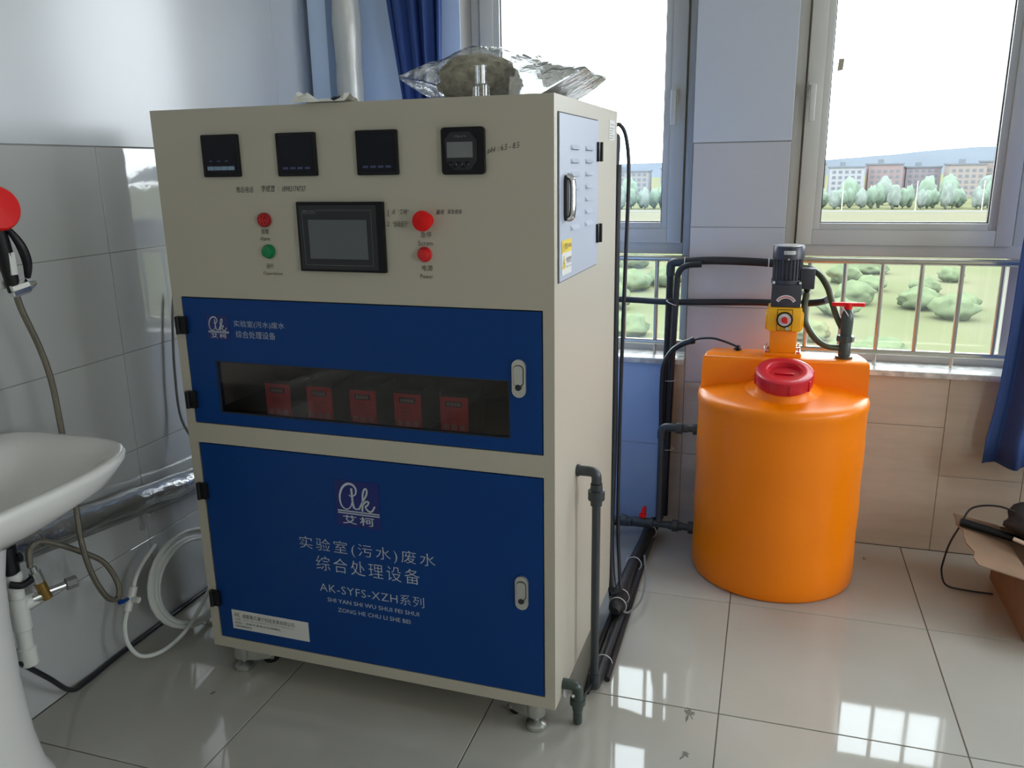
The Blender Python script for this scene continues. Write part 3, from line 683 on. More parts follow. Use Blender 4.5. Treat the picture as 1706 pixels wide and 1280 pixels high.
wsn = MB(F).box((XS + 0.004, 0.046, 1.098), (XS + 0.0052, 0.132, 1.148)).build('warning_sticker', paper_m, sdo, smooth_=False, label='white and yellow electrical warning sticker')
MB(F).box((XS + 0.004, 0.046, 1.148), (XS + 0.0053, 0.132, 1.176)).build('warning_header', yellow_p, sdo, smooth_=False, label='yellow header of the warning sticker')
stext('⚠', (0.050, 1.153, 0.066, 1.171), print_m, sdo); stext('警告', (0.070, 1.155, 0.092, 1.169), print_m, sdo); stext('WARNING', (0.095, 1.157, 0.129, 1.166), print_m, sdo)
MB(F).prism([(0.049, 1.112), (0.077, 1.112), (0.063, 1.142)], (XS + 0.0052, 0, 0), (0, 1, 0), (0, 0, 1), 0.0006).build('warning_triangle', yellow_p, sdo, smooth_=False)
stext('有电危险', (0.083, 1.122, 0.128, 1.137), print_m, sdo); stext('Danger electric', (0.08, 1.113, 0.128, 1.117), print_m, sdo)
ri = MB(F); ribbon(ri, [(0.064, 1.134), (0.060, 1.126), (0.066, 1.124), (0.062, 1.115)], 0.002, (XS + 0.0062, 0, 0), (0, 1, 0), (0, 0, 1), None); ri.build('lightning_mark', ink_m, sdo, smooth_=False)
pl_ = MB(F).box((XS, 0.562, 1.405), (XS + 0.0012, 0.632, 1.458)).build('rating_label', paper_m, cab, smooth_=False, label='small white printed rating label')
for k in range(5):
    stext('产品合格证 2020' if k == 0 else 'No. 设备参数表', (0.568, 1.449 - k * 0.009 - 0.005, 0.626 - (k % 2) * 0.012, 1.449 - k * 0.009), print_m, pl_, dx=0.0016) if k == 0 else None
lnm = MB(F)
for k in range(5): lnm.box((XS + 0.0012, 0.568, 1.436 - k * 0.0065), (XS + 0.0014, 0.622 - (k % 3) * 0.01, 1.4375 - k * 0.0065))
lnm.build('printed_lines', print_m, pl_, smooth_=False)

# casters
def caster(fx, fy, wx, wy):
    c = MB(F)
    mx_, my_ = (fx + wx) / 2, (fy + wy) / 2
    c.box((mx_ - 0.045, my_ - 0.035, -0.004), (mx_ + 0.045, my_ + 0.035, 0.0), 0.001)
    d = Vector((wx - fx, wy - fy)).normalized(); n = Vector((-d.y, d.x))
    for s_ in (-1, 1):
        o = n * 0.019 * s_
        pts = [(fx - d.x * 0.012 + o.x, fy - d.y * 0.012 + o.y), (wx + d.x * 0.018 + o.x, wy + d.y * 0.018 + o.y)]
        (ax, ay), (bx_, by_) = pts
        th = n * 0.0025 * s_
        poly = [(ax, ay, -0.004), (bx_, by_, -0.004), (bx_, by_, -0.048), (wx + o.x, wy + o.y, -0.062), (ax + (bx_ - ax) * .45, ay + (by_ - ay) * .45, -0.058), (ax, ay, -0.045)]
        c.rings([[Vector(p) for p in poly], [Vector(p) + Vector((th.x, th.y, 0)) for p in poly]])
    c.lathe((fx, fy, -0.046), [(0.024, 0), (0.025, 0.004), (0.025, 0.040), (0.021, 0.043)], 20)
    co = c.build('caster', zinc_m, cab)
    ft = MB(F).lathe((fx, fy, -0.085), [(0.020, 0), (0.027, 0.003), (0.027, 0.012), (0.022, 0.016), (0.012, 0.020), (0.007, 0.022), (0.007, 0.04)], 24)
    ft.build('levelling_foot', zinc_m, co)
    zc = -0.085 + 0.026; a = Vector((wx, wy, zc)); nn = Vector((n.x, n.y, 0)) * 0.013
    MB(F).cyl(a - nn, a + nn, 0.0255, n=28, bev=0.003).build('wheel', black_m, co)
    MB(F).cyl(a - nn * 1.75, a + nn * 1.75, 0.006, n=12).build('axle', chrome_m, co)
caster(0.972, 0.035, 0.903, 0.075); caster(0.070, 0.035, 0.130, 0.085); caster(0.972, D_ - 0.05, 0.903, D_ - 0.09); caster(0.075, D_ - 0.05, 0.140, D_ - 0.09)

# pumps behind the tinted window
places = ['first from the left', 'second from the left', 'middle one of five', 'fourth from the left', 'last on the right']
for i in range(5):
    cx = 0.263 + i * 0.1255; z0 = 0.6885; y0 = 0.045
    p = thing('metering_pump', 'red-faced metering pump behind the tinted cabinet window, ' + places[i], 'pump', F @ Vector((cx, y0 + 0.05, z0)), group='metering pumps in the cabinet', rz=YAW)
    MB(F).box((cx - 0.037, y0 + 0.004, z0 + 0.0005), (cx + 0.037, y0 + 0.12, z0 + 0.116), 0.004).build('body', black_m, p)
    MB(F).box((cx - 0.037, y0, z0 + 0.006), (cx + 0.037, y0 + 0.004, z0 + 0.106), 0.001).build('front_panel', pump_red, p)
    MB(F).box((cx - 0.022, y0 - 0.001, z0 + 0.082), (cx + 0.022, y0, z0 + 0.096)).build('display', darkgrey_m, p)
    text('8888', 'digits', (cx - 0.018, z0 + 0.0845, cx + 0.018, z0 + 0.0935), F, paper_m, p, off=(0, y0 - 0.0014, 0))
    kk = MB(F)
    for j in range(3):
        x = cx - 0.022 + j * 0.022; s_ = 0.0065
        for a, bb in (((x - s_, -s_), (x + s_, -s_ + 0.0012)), ((x - s_, s_ - 0.0012), (x + s_, s_)), ((x - s_, -s_), (x - s_ + 0.0012, s_)), ((x + s_ - 0.0012, -s_), (x + s_, s_))):
            kk.box((a[0], y0 - 0.001, z0 + 0.030 + a[1]), (bb[0], y0 + 0.0, z0 + 0.030 + bb[1]))
        kk.cyl((x, y0, z0 + 0.030), (x, y0 - 0.0012, z0 + 0.030), 0.0028, n=10)
    kk.build('keys', paper_m, p)
    lg = MB(F)
    for j in range(4): lg.box((cx - 0.018, y0 - 0.0006, z0 + 0.050 + j * 0.006), (cx + 0.014 - (j % 2) * 0.006, y0, z0 + 0.0512 + j * 0.006))
    lg.build('printed_lines', darkred_m, p)

# ------------------------------------------------------------------ things on the cabinet
ZT = CZ + CH
def bag():
    cx, cy = -0.575, 0.02; hw, hd = 0.222, 0.17
    t = thing('plastic_bag', 'big clear plastic bag of grey-brown media lying on the cabinet top', 'bag', (cx, cy, ZT))
    N = 40; Mn = 26
    def surf(u, v, s_):
        # u,v in -1..1; pillow with pinched corners
        h = max((1 - abs(u) ** 2.4) * (1 - abs(v) ** 2.2), 0) ** 0.5
        x = cx + u * hw * (1 - 0.05 * (1 - abs(v)) * abs(u)); y = cy + v * hd * (1 - 0.12 * (1 - abs(u)) - 0.25 * abs(u) ** 4)
        zmid = 0.004 + 0.058 * max(0, (abs(u) - 0.5) / 0.5) ** 1.2
        wr = 0.010 * noise.noise(Vector((u * 5, v * 3 + s_ * 3, 1.3))) + 0.005 * noise.noise(Vector((u * 10 + v * 8, v * 5 - u * 6, 4 + s_)))
        if s_ > 0: z = zmid + (0.130 - zmid) * h * (1 - 0.34 * max(0, u + 0.15)) + wr * h
        else: z = zmid - 0.004 + 0.2 * abs(wr) * h * (abs(u) > 0.5)
        return (x, y, ZT + max(z, 0.0012))
    for part in (0, 1):
      for_film = MB()
      for s_ in (1, -1):
        vs = [surf(-1 + 2 * i / N, -1 + 2 * j / Mn, s_) for i in range(N + 1) for j in range(Mn + 1)]
        fs = [(i * (Mn + 1) + j, (i + 1) * (Mn + 1) + j, (i + 1) * (Mn + 1) + j + 1, i * (Mn + 1) + j + 1) for i in range(N) for j in range(Mn) if (i > 24.5 + 1.2 * math.sin(j * 1.3)) == bool(part)]
        for_film.raw(vs, fs)
      bmesh.ops.delete(for_film.bm, geom=[v for v in for_film.bm.verts if not v.link_faces], context='VERTS')
      for_film.build('film', (film_m, foldfilm_m)[part], t, smooth_='all', label=('clear film over the media', 'glossy crinkled grey film end')[part])
    c = MB(); n1, n2 = 40, 24; rings = []
    for i in range(n2 + 1):
        a = math.pi * i / n2
        ring = []
        for k in range(n1):
            b_ = 2 * math.pi * k / n1; d = Vector((math.cos(a), math.sin(a) * math.cos(b_), math.sin(a) * math.sin(b_)))
            rr = 1 + 0.13 * noise.noise(d * 3) + 0.07 * noise.noise(d * 11) + 0.04 * noise.noise(d * 25)
            ring.append((cx - 0.062 + d.x * 0.098 * rr, cy - 0.005 + d.y * 0.118 * rr, ZT + max(0.004, 0.05 + d.z * 0.062 * rr)))
        rings.append(ring)
    c.rings(rings).build('media', straw_m, t, smooth_='all', kind='stuff', label='grey-brown granular media inside the bag')
bag()
bk2 = thing('glass_cylinder', 'small clear glass measuring cylinder standing in front of the plastic bag', 'glassware', (-0.566, -0.185, ZT))
MB().lathe((-0.566, -0.185, ZT), [(0.0185, 0), (0.0185, 0.024), (0.0145, 0.026), (0.0125, 0.027), (0.0125, 0.064), (0.014, 0.066), (0.0115, 0.066), (0.011, 0.028), (0.0, 0.027)], 24, capb=False).build('body', film2_m, bk2)
cr_ = MB(); N = 14
vs = []
for i in range(N + 1):
    for j in range(8):
        u = i / N; v = j / 7
        vs.append((-1.012 + u * 0.135, -0.225 + v * 0.07, ZT + 0.002 + 0.020 * math.sin(math.pi * v) * (0.5 + 0.5 * math.cos(u * 5)) + 0.024 * max(0, noise.noise(Vector((u * 7, v * 4, 2)))) * math.sin(math.pi * v)))
cr_.raw(vs, [(i * 8 + j, (i + 1) * 8 + j, (i + 1) * 8 + j + 1, i * 8 + j + 1) for i in range(N) for j in range(7)])
cr_.build('crumpled_wrapper', tissue_m, None, label='crumpled white plastic wrapper on the cabinet top edge', cat='wrapper', auto=0.3)
# ================================================================== PIPES BY THE CABINET SIDE
def elbow(p0, pc, p1, r, k=6):
    p0, pc, p1 = Vector(p0), Vector(pc), Vector(p1); return [(p0 * (1 - t) ** 2 + pc * 2 * t * (1 - t) + p1 * t * t) for t in [i / k for i in range(k + 1)]]
def union(mb, c, axis, r, L):
    mb.lathe(c, [(r * 0.85, -L), (r * 0.95, -L), (r * 0.95, -L * 0.5), (r * 1.35, -L * 0.45), (r * 1.35, L * 0.35), (r * 1.0, L * 0.4), (r * 0.95, L), (r * 0.8, L)], 12, axis)

sx0 = F @ Vector((W_, 0.215, 0.572)); px, py, pz = -0.337, sx0.y, sx0.z
dp = thing('outlet_pipe', 'grey plastic outlet pipe dropping from the cabinet side to the floor', 'pipe', (px, py, 0))
MB().tube([(sx0.x, py, pz), (px - 0.025, py, pz)] + elbow((px - 0.018, py, pz), (px, py, pz), (px, py, pz - 0.018), .02) + [(px, py, pz - 0.03)], 0.0135, 14, 1).build('elbow', upvc_m, dp)
MB().lathe((sx0.x + 0.001, py, pz), [(0.016, 0), (0.016, 0.006), (0.014, 0.007)], 16, (1, 0, 0)).build('flange', upvc_m, dp)
u = MB(); union(u, (px, py, pz - 0.062), (0, 0, 1), 0.0165, 0.030); u.build('union', upvc_m, dp)
MB().cyl((px, py, pz - 0.09), (px, py, 0.05), 0.0115, n=16).build('riser', upvc_m, dp)
MB().tube([(px, py, 0.065)] + elbow((px, py, 0.04), (px, py, 0.018), (px, py + 0.025, 0.018), .02) + [(px, py + 0.04, 0.018)], 0.0155, 14, 1).build('foot_elbow', upvc_m, dp)
MB().cyl((px, py + 0.03, 0.0165), (-0.318, 1.06, 0.0165), 0.0125, n=14).build('floor_run', upvc_m, dp)

so = F @ Vector((W_, 0.075, 0.030)); vx, vy = so.x + 0.040, so.y
dv = thing('drain_valve', 'dark plastic drain elbow and nozzle at the cabinet bottom corner', 'valve', (vx, vy, 0))
MB().tube([(so.x, so.y, so.z), (vx - 0.022, vy, so.z)] + elbow((vx - 0.016, vy, so.z), (vx, vy, so.z), (vx, vy, so.z - 0.016), .02) + [(vx, vy, so.z - 0.028)], 0.0145, 14, 1).build('elbow', gvalve_m, dv)
u = MB(); union(u, (vx, vy, so.z - 0.045), (0, 0, 1), 0.0155, 0.018); u.build('union', gvalve_m, dv)
MB().lathe((vx, vy, 0.003), [(0.008, 0), (0.0115, 0.002), (0.0125, 0.006), (0.0125, 0.040), (0.0145, 0.042), (0.0145, 0.055)], 12).build('nozzle', gvalve_m, dv)
MB().tube([(so.x + 0.004, so.y, so.z - 0.012), (so.x + 0.008, so.y - 0.012, so.z - 0.03), (so.x + 0.012, so.y + 0.01, so.z - 0.028), (vx - 0.008, vy - 0.016, so.z - 0.022)], 0.004, 8).build('seal_tape', tie_m, dv)

def tie(parent, c, axis, r, tail=0.03):
    q = Vector(axis).to_track_quat('Z', 'Y'); c = Vector(c)
    m_ = MB().tube([c + q @ Vector((r * math.cos(a), r * math.sin(a), 0)) for a in [2 * math.pi * k / 16 for k in range(17)]], 0.0016, 6, 1)
    m_.tube([c + q @ Vector((r, 0, 0)), c + q @ Vector((r + 0.004, 0.004, tail * .5)), c + q @ Vector((r + 0.002, 0.012, tail))], 0.0012, 5, 3)
    m_.build('cable_tie', tie_m, parent)

# insulated bundle on the floor then up the wall
BX = -0.335
bd_ = thing('insulated_pipe_bundle', 'black insulated pipe bundle running along the floor from cabinet to window wall', 'pipe', (BX, 0.7, 0))
def rad(t): return 0.021 + 0.0035 * math.sin(t * 9)
MB().tube([(BX - 0.012, 0.36, 0.047), (BX - 0.012, 0.5, 0.050), (BX - 0.006, 0.75, 0.050), (BX + 0.01, 0.95, 0.052), (BX + 0.022, 1.06, 0.054)], 0.022, 14, 5, rad=lambda t: rad(t) * min(1, 0.6 + t * 8)).build('foam_sleeve', foam_m, bd_)
MB().tube([(BX + 0.024, 0.05, 0.012), (BX + 0.022, 0.4, 0.012), (BX + 0.018, 0.8, 0.012), (BX + 0.024, 1.05, 0.012)], 0.0085, 10, 4).build('lower_hose', hose_m, bd_)
MB().tube([(BX - 0.02, -0.02, 0.010), (BX - 0.03, 0.15, 0.010), (BX - 0.028, 0.4, 0.012), (BX - 0.028, 0.7, 0.012), (BX + 0.0, 1.05, 0.012)], 0.0085, 10, 4).build('lower_hose', hose_m, bd_)
MB().tube([(BX + 0.030, 0.72, 0.075), (BX + 0.052, 0.60, 0.055), (BX + 0.056, 0.48, 0.035), (BX + 0.030, 0.40, 0.03), (BX + 0.012, 0.38, 0.04)], 0.0035, 8, 6).build('loose_wire', greycable_m, bd_)
for yy, rr in ((0.40, 0.028), (0.46, 0.027), (0.70, 0.026), (0.98, 0.028)): tie(bd_, (BX - 0.008 + max(0, yy - .6) * 0.05, yy, 0.048), (0.05, 1, 0), rr)
tie(bd_, (BX, 0.12, 0.018), (0, 1, 0), 0.026)
MB().tube([(-0.352, -0.135, 0.02), (-0.345, -0.09, 0.05), (-0.342, 0.0, 0.035), (-0.338, 0.15, 0.02), (-0.345, 0.3, 0.024)], 0.0042, 8, 5).build('drain_cable', hose_m, None, label='thin black cable from the drain valve back along the floor', cat='cable')

# cables and conduits at the back corner of the cabinet
CB = F @ Vector((W_ + 0.014, D_ + 0.02, 0))
def drop(name, label, cat, pts, r, m_, n=12, corr=False, parent=None):
    rf = (lambda t: r * (1 + 0.05 * math.sin(t * 900))) if corr else None
    return MB().tube(pts, r, n, 8, rad=rf).build(name, m_, parent, label=label, cat=cat)
drop('corrugated_conduit', 'thick black corrugated conduit hanging down the rear corner of the cabinet', 'conduit',
     [(-0.386, 0.500, 1.425), (-0.388, 0.502, 1.1), (-0.386, 0.505, 0.6), (-0.388, 0.49, 0.25), (-0.372, 0.455, 0.09), (-0.352, 0.43, 0.078)], 0.0125, hose_m)
drop('black_cable', 'black cable hanging beside the corrugated conduit at the rear of the cabinet', 'cable',
     [(-0.392, 0.462, 1.53), (-0.376, 0.470, 1.535), (-0.360, 0.485, 1.50), (-0.352, 0.495, 1.40), (-0.357, 0.50, 1.15), (-0.362, 0.505, 0.95), (-0.366, 0.505, 0.6), (-0.364, 0.495, 0.3), (-0.350, 0.465, 0.12), (-0.340, 0.44, 0.078)], 0.0058, hose_m)
wr_ = MB()
for k in range(3):
    wr_.tube([(-0.392 + 0.002 * k, 0.465, 1.525 - 0.008 * k), (-0.386 + 0.004 * k, 0.480, 1.50), (-0.389 + 0.003 * k, 0.498, 1.42)], 0.0022, 6, 6)
wr_.build('signal_wires', greycable_m, None, label='three thin grey wires entering the top of the conduit', cat='wire')
drop('grey_hose', 'dull grey hose hugging the rear edge of the cabinet side', 'hose', [(-0.3935, 0.462, 1.49), (-0.3925, 0.466, 1.2), (-0.392, 0.466, 0.8), (-0.3925, 0.466, 0.4), (-0.388, 0.468, 0.15), (-0.380, 0.475, 0.02)], 0.0055, upvc_m)

# wall pipes
WY = 1.145
wp = thing('wall_riser_pipe', 'black pipe rising up the window wall left of the pillar and turning right', 'pipe', (-0.30, WY, 0))
MB().cyl((-0.305, WY + 0.012, 0.03), (-0.296, WY + 0.012, 1.055), 0.0135, n=14).build('riser', foam_m, wp)
MB().tube([(-0.296, WY + 0.012, 1.02)] + elbow((-0.296, WY + 0.012, 1.05), (-0.296, WY + 0.012, 1.072), (-0.27, WY, 1.072), .02) + [(-0.25, WY, 1.072)], 0.0165, 14, 1).build('elbow', upvc_m, wp)
MB().tube([(-0.25, WY, 1.073), (-0.15, WY, 1.080), (0.0, WY, 1.078), (0.10, WY - 0.01, 1.072), (0.17, WY - 0.03, 1.062)], 0.0145, 14, 5).build('foam_sleeve', foam_m, wp)
tie(wp, (-0.243, WY, 1.073), (1, 0, 0), 0.017); tie(wp, (0.055, WY - 0.004, 1.074), (1, 0, 0), 0.017)
wp2 = thing('wall_riser_hose', 'black hose standing beside the riser pipe and bending onto the upper line', 'hose', (-0.27, WY, 0))
MB().tube([(-0.283, WY - 0.018, 0.06), (-0.281, WY - 0.016, 0.40), (-0.274, WY - 0.014, 0.75), (-0.268, WY - 0.014, 0.98), (-0.262, WY - 0.018, 1.035), (-0.235, WY - 0.024, 1.062), (-0.18, WY - 0.024, 1.068)], 0.0115, 12, 6).build('sleeve', hose_m, wp2)
for z in (0.62, 0.34): tie(wp2, (-0.288, WY - 0.002, z), (0, 0, 1), 0.030)
wp3 = thing('lower_wall_pipe', 'black horizontal pipe crossing the pillar at mid height towards the dosing pump', 'pipe', (-0.1, WY, 0.9))
MB().tube([(-0.62, WY + 0.03, 0.922), (-0.45, WY + 0.03, 0.921), (-0.32, WY + 0.0, 0.922), (-0.2, WY - 0.0, 0.924), (0.0, WY, 0.930), (0.16, WY - 0.02, 0.934), (0.23, WY - 0.05, 0.945), (0.258, 1.05, 0.962)], 0.0125, 12, 5).build('sleeve', hose_m, wp3)
tie(wp3, (-0.285, WY - 0.022, 0.922), (0.4, 0, 0.9), 0.02, 0.01)

# level cable to the tank
ar = thing('level_probe_cable', 'black cable arching from the wall pipes onto the tank ledge', 'cable', (-0.2, 1.1, 0.6))
MB().tube([(-0.304, 1.105, 0.40), (-0.306, 1.10, 0.60), (-0.300, 1.09, 0.690), (-0.272, 1.08, 0.745), (-0.235, 1.06, 0.778), (-0.192, 1.05, 0.797)], 0.0105, 12, 6).build('sleeve', hose_m, ar)
MB().tube([(-0.195, 1.05, 0.796), (-0.17, 1.045, 0.806), (-0.12, 1.03, 0.812), (-0.07, 1.01, 0.803), (-0.040, 1.00, 0.794)], 0.0042, 8, 6).build('wire', hose_m, ar)
MB().lathe((-0.195, 1.05, 0.796), [(0.0125, -0.007), (0.0125, 0.007)], 12, (1, 0, 0.4)).build('end_cap', black_m, ar)
g2 = MB().lathe((-0.032, 0.998, 0.7805), [(0.014, 0), (0.014, 0.006), (0.010, 0.007), (0.0085, 0.016)], 6)
g2.build('cable_gland', black_m, ar)

# ================================================================== DOSING TANK
TX, TY, TR = 0.1253, 0.910, 0.2785
tk = thing('dosing_tank', 'round orange plastic dosing tank with a red screw lid by the window', 'tank', (TX, TY, 0))
prof = [(TR - 0.012, 0.0), (TR - 0.004, 0.003), (TR, 0.012)] + [(TR + (0.0012 * math.sin(k)), 0.012 + k * 0.032) for k in range(1, 20)] + [(TR + 0.003, 0.630), (TR + 0.0035, 0.645), (TR, 0.656), (TR - 0.010, 0.664), (TR - 0.03, 0.670), (0.20, 0.684), (0.12, 0.697), (0.0, 0.702)]
MB().lathe((TX, TY, 0), prof, 72, capb=False).build('body', orange_m, tk, auto=0.9)
ZL = 0.779
def ledge():
    # raised pump ledge across the back half of the lid
    m_ = MB(); yf, yb = TY - 0.018, TY + 0.125
    base = [(-0.272, yf), (0.272, yf), (0.266, TY + 0.06), (0.250, yb), (-0.250, yb), (-0.266, TY + 0.06)]
    def ring(sh, z): 
        cxm, cym = 0, (yf + yb) / 2
        return [(TX + x * (1 - sh / 0.27), cym + (y - cym) * (1 - sh / 0.1), z) for x, y in base]
    m_.rings([ring(-0.004, 0.640), ring(0, 0.68), ring(0.002, ZL - 0.010), ring(0.005, ZL - 0.003), ring(0.011, ZL)])
    m_.build('pump_ledge', orange_m, tk, auto=0.9)
ledge()
LX, LY, LZ = 0.1255, 0.7575, 0.774        # centre of the lid's top; neck and lid lean forward
LA = math.radians(16); AX = Vector((0, -math.sin(LA), math.cos(LA)))
LF = Matrix.Translation((LX, LY, LZ)) @ Matrix.Rotation(LA, 4, 'X')
MB(LF).lathe((0, 0, 0), [(0.135, -0.100), (0.105, -0.082), (0.089, -0.068), (0.084, -0.04)], 48).build('neck', orange_m, tk, auto=0.9)
ld = MB(LF).lathe((0, 0, -0.050), [(0.086, 0), (0.091, 0.004), (0.0925, 0.036), (0.089, 0.046), (0.080, 0.050), (0.060, 0.050), (0.054, 0.047), (0.050, 0.034), (0.0, 0.032)], 56, capb=False).build('lid', lid_m, tk, auto=0.7)
for k in range(8):
    a = 2 * math.pi * k / 8 + 0.2
    MB().box((-0.004, 0.0895, -0.046), (0.004, 0.0945, -0.010), 0.001, mtx=LF @ Matrix.Rotation(a, 4, 'Z')).build('grip_rib', lid_m, ld)
MB(LF).box((-0.03, -0.004, -0.018), (0.03, 0.004, -0.012), 0.002).build('grip_bar', lid_m, ld)

# pipes into the tank
ti = thing('tank_inlet_pipe', 'dark plastic pipe elbow entering the tank side at mid height', 'pipe', (-0.283, 0.93, 0))
yy = 0.932
MB().cyl((-0.283, yy, 0.12), (-0.283, yy, 0.46), 0.0125, n=14).build('riser', upvc_m, ti)
MB().tube([(-0.283, yy, 0.45)] + elbow((-0.283, yy, 0.468), (-0.283, yy, 0.493), (-0.258, yy, 0.493), .02) + [(-0.245, yy, 0.493)], 0.016, 14, 1).build('elbow', upvc_m, ti)
u = MB(); union(u, (-0.218, yy, 0.493), (1, 0, 0), 0.0155, 0.028); u.build('union', upvc_m, ti)
MB().lathe((-0.191, yy, 0.493), [(0.012, 0), (0.012, 0.02), (0.021, 0.021), (0.021, 0.040)], 12, (1, 0, 0)).build('flange', upvc_m, ti)
to = thing('tank_outlet_pipe', 'dark plastic outlet pipe with a red valve lever at the foot of the tank', 'pipe', (-0.30, 0.94, 0))
z = 0.100; yy = 0.945
MB().cyl((-0.62, yy, z), (-0.19, yy, z), 0.0125, n=14).build('run', upvc_m, to)
for ux_ in (-0.415, -0.222):
    u = MB(); union(u, (ux_, yy, z), (1, 0, 0), 0.0165, 0.026); u.build('union', upvc_m, to)
MB().lathe((-0.19, yy, z), [(0.014, 0), (0.014, 0.014), (0.024, 0.016), (0.024, 0.036)], 12, (1, 0, 0)).build('flange', upvc_m, to)
MB().cyl((-0.385, yy, z), (-0.305, yy, z), 0.019, n=16, bev=0.003).build('valve_body', upvc_m, to)
MB().cyl((-0.345, yy, z), (-0.345, yy, z + 0.03), 0.007, n=12).box((-0.358, yy - 0.012, z + 0.024), (-0.332, yy + 0.012, z + 0.036), 0.003).box((-0.350, yy - 0.006, z + 0.034), (-0.336, yy + 0.03, z + 0.056), 0.003).build('valve_lever', redb_m, to, label='red valve lever')
MB().tube([(-0.62, 1.02, 0.05), (-0.45, 1.03, 0.05), (-0.36, 1.06, 0.045), (-0.325, 1.07, 0.04)], 0.013, 10, 5).build('floor_hose', hose_m, None, label='black hose lying behind the cabinet below the outlet pipe', cat='hose')

# dosing pump on the ledge
PX, PY = 0.118, 0.968
dpump = thing('dosing_pump', 'yellow and charcoal motorised dosing pump standing on the orange tank ledge', 'pump', (PX, PY, ZL))
z = ZL + 0.0005
MB().box((PX - 0.062, PY - 0.045, z), (PX + 0.062, PY + 0.045, z + 0.012), 0.002).build('base_plate', orangep_m, dpump)
for s_ in (-1, 1):
    for q in (-1, 1):
        MB().cyl((PX + s_ * 0.053, PY + q * 0.035, z + 0.012), (PX + s_ * 0.053, PY + q * 0.035, z + 0.034), 0.003, n=8).lathe((PX + s_ * 0.053, PY + q * 0.035, z + 0.012), [(0.008, 0), (0.008, 0.007)], 6).build('bolt', chrome_m, dpump)
MB().box((PX - 0.044, PY - 0.036, z + 0.012), (PX + 0.044, PY + 0.040, z + 0.092), 0.004).build('pump_body', orangep_m, dpump)
hd_ = MB().box((PX - 0.055, PY - 0.050, z + 0.088), (PX + 0.055, PY + 0.052, z + 0.172), 0.008)
hd_.cyl((PX - 0.062, PY, z + 0.122), (PX + 0.062, PY, z + 0.122), 0.036, n=24, bev=0.004)
hd_.build('gear_head', yel_m, dpump)
MB().box((PX - 0.025, PY - 0.0515, z + 0.092), (PX + 0.025, PY - 0.050, z + 0.165)).build('dial_frame', black_m, dpump, smooth_=False)
MB().box((PX - 0.0232, PY - 0.052, z + 0.094), (PX + 0.0232, PY - 0.0514, z + 0.163)).build('dial_plate', yel_m, dpump, smooth_=False)
MB().lathe((PX, PY - 0.0515, z + 0.131), [(0.026, 0), (0.027, 0.004), (0.025, 0.008), (0.022, 0.008), (0.022, 0.003)], 28, (0, -1, 0)).build('dial_ring', black_m, dpump)
MB().lathe((PX, PY - 0.0515, z + 0.131), [(0.0215, 0.003), (0.0215, 0.006), (0.0, 0.006)], 28, (0, -1, 0), capb=False).build('dial_scale', paper_m, dpump, label='white dial scale')
MB().lathe((PX, PY - 0.0515, z + 0.131), [(0.011, 0.006), (0.010, 0.018), (0.0, 0.019)], 18, (0, -1, 0), capb=False).box((PX - 0.003, PY - 0.068, z + 0.120), (PX + 0.010, PY - 0.058, z + 0.131), 0.002).build('dial_knob', red_m, dpump, label='red dial knob')
MB().cyl((PX + 0.010, PY - 0.052, z + 0.103), (PX + 0.010, PY - 0.062, z + 0.102), 0.006, n=10).build('set_screw', chrome_m, dpump)
text('WEPUMP' if False else 'STROKE', 'dial_print', (PX - 0.019, z + 0.0965, PX + 0.004, z + 0.101), Matrix.Identity(4), ink_m, dpump, off=(0, PY - 0.0524, 0))
MB().box((PX - 0.048, PY - 0.047, z + 0.172), (PX + 0.048, PY + 0.047, z + 0.250), 0.005).build('gear_housing', motor_m, dpump)
ri = MB(); arc = [(PX + 0.032 * math.cos(a), z + 0.176 + 0.032 * math.sin(a)) for a in [math.radians(t) for t in (150, 130, 110, 90, 70, 50, 30)]]
ribbon(ri, arc, 0.011, (0, PY - 0.0476, 0), (1, 0, 0), (0, 0, 1), None); ri.build('arc_label', paper_m, dpump, smooth_=False, label='white arc shaped label')
ri = MB(); arc = [(PX + 0.032 * math.cos(a), z + 0.176 + 0.032 * math.sin(a)) for a in [math.radians(t) for t in (142, 120, 90, 60, 38)]]
ribbon(ri, arc, 0.003, (0, PY - 0.0480, 0), (1, 0, 0), (0, 0, 1), None); ri.build('arc_print', red_m, dpump, smooth_=False)
RM = 0.050
def star(n, r0, r1, z): return [(PX + (r0 if (k // 2) % 2 == 0 else r1) * math.cos(2 * math.pi * k / (2 * n)), PY + (r0 if (k // 2) % 2 == 0 else r1) * math.sin(2 * math.pi * k / (2 * n)), z) for k in range(2 * n)]
mt_ = MB(); mt_.rings([star(48, 0.0435, 0.0485, z + 0.250), star(48, 0.0435, 0.0485, z + 0.345)]); mt_.build('motor', motor_m, dpump, smooth_=False)
cp = MB().lathe((PX, PY, z + 0.33), [(0.050, 0), (0.0515, 0.002), (0.0515, 0.040), (0.049, 0.044), (0.0, 0.045)], 40, capb=False); cp.build('fan_cowl', motor_m, dpump)
MB().lathe((PX, PY, z + 0.3745), [(0.048, 0), (0.048, 0.002), (0.03, 0.003)], 40).build('cowl_cap', silver_m, dpump)
MB().lathe((PX, PY, z + 0.250), [(0.0515, 0), (0.0515, 0.012)], 40).build('flange', motor_m, dpump)
for s_ in (-1, 1):
    MB().cyl((PX + s_ * 0.042, PY - 0.036, z + 0.255), (PX + s_ * 0.042, PY - 0.048, z + 0.255), 0.0045, n=10).build('bolt', chrome_m, dpump)
lb = MB(); vs = []
for k in range(9):
    a = math.radians(-90 - 22 + k * 5.2 + 4)
    for zz in (z + 0.349, z + 0.361): vs.append((PX + 0.0521 * math.cos(a), PY + 0.0521 * math.sin(a), zz))
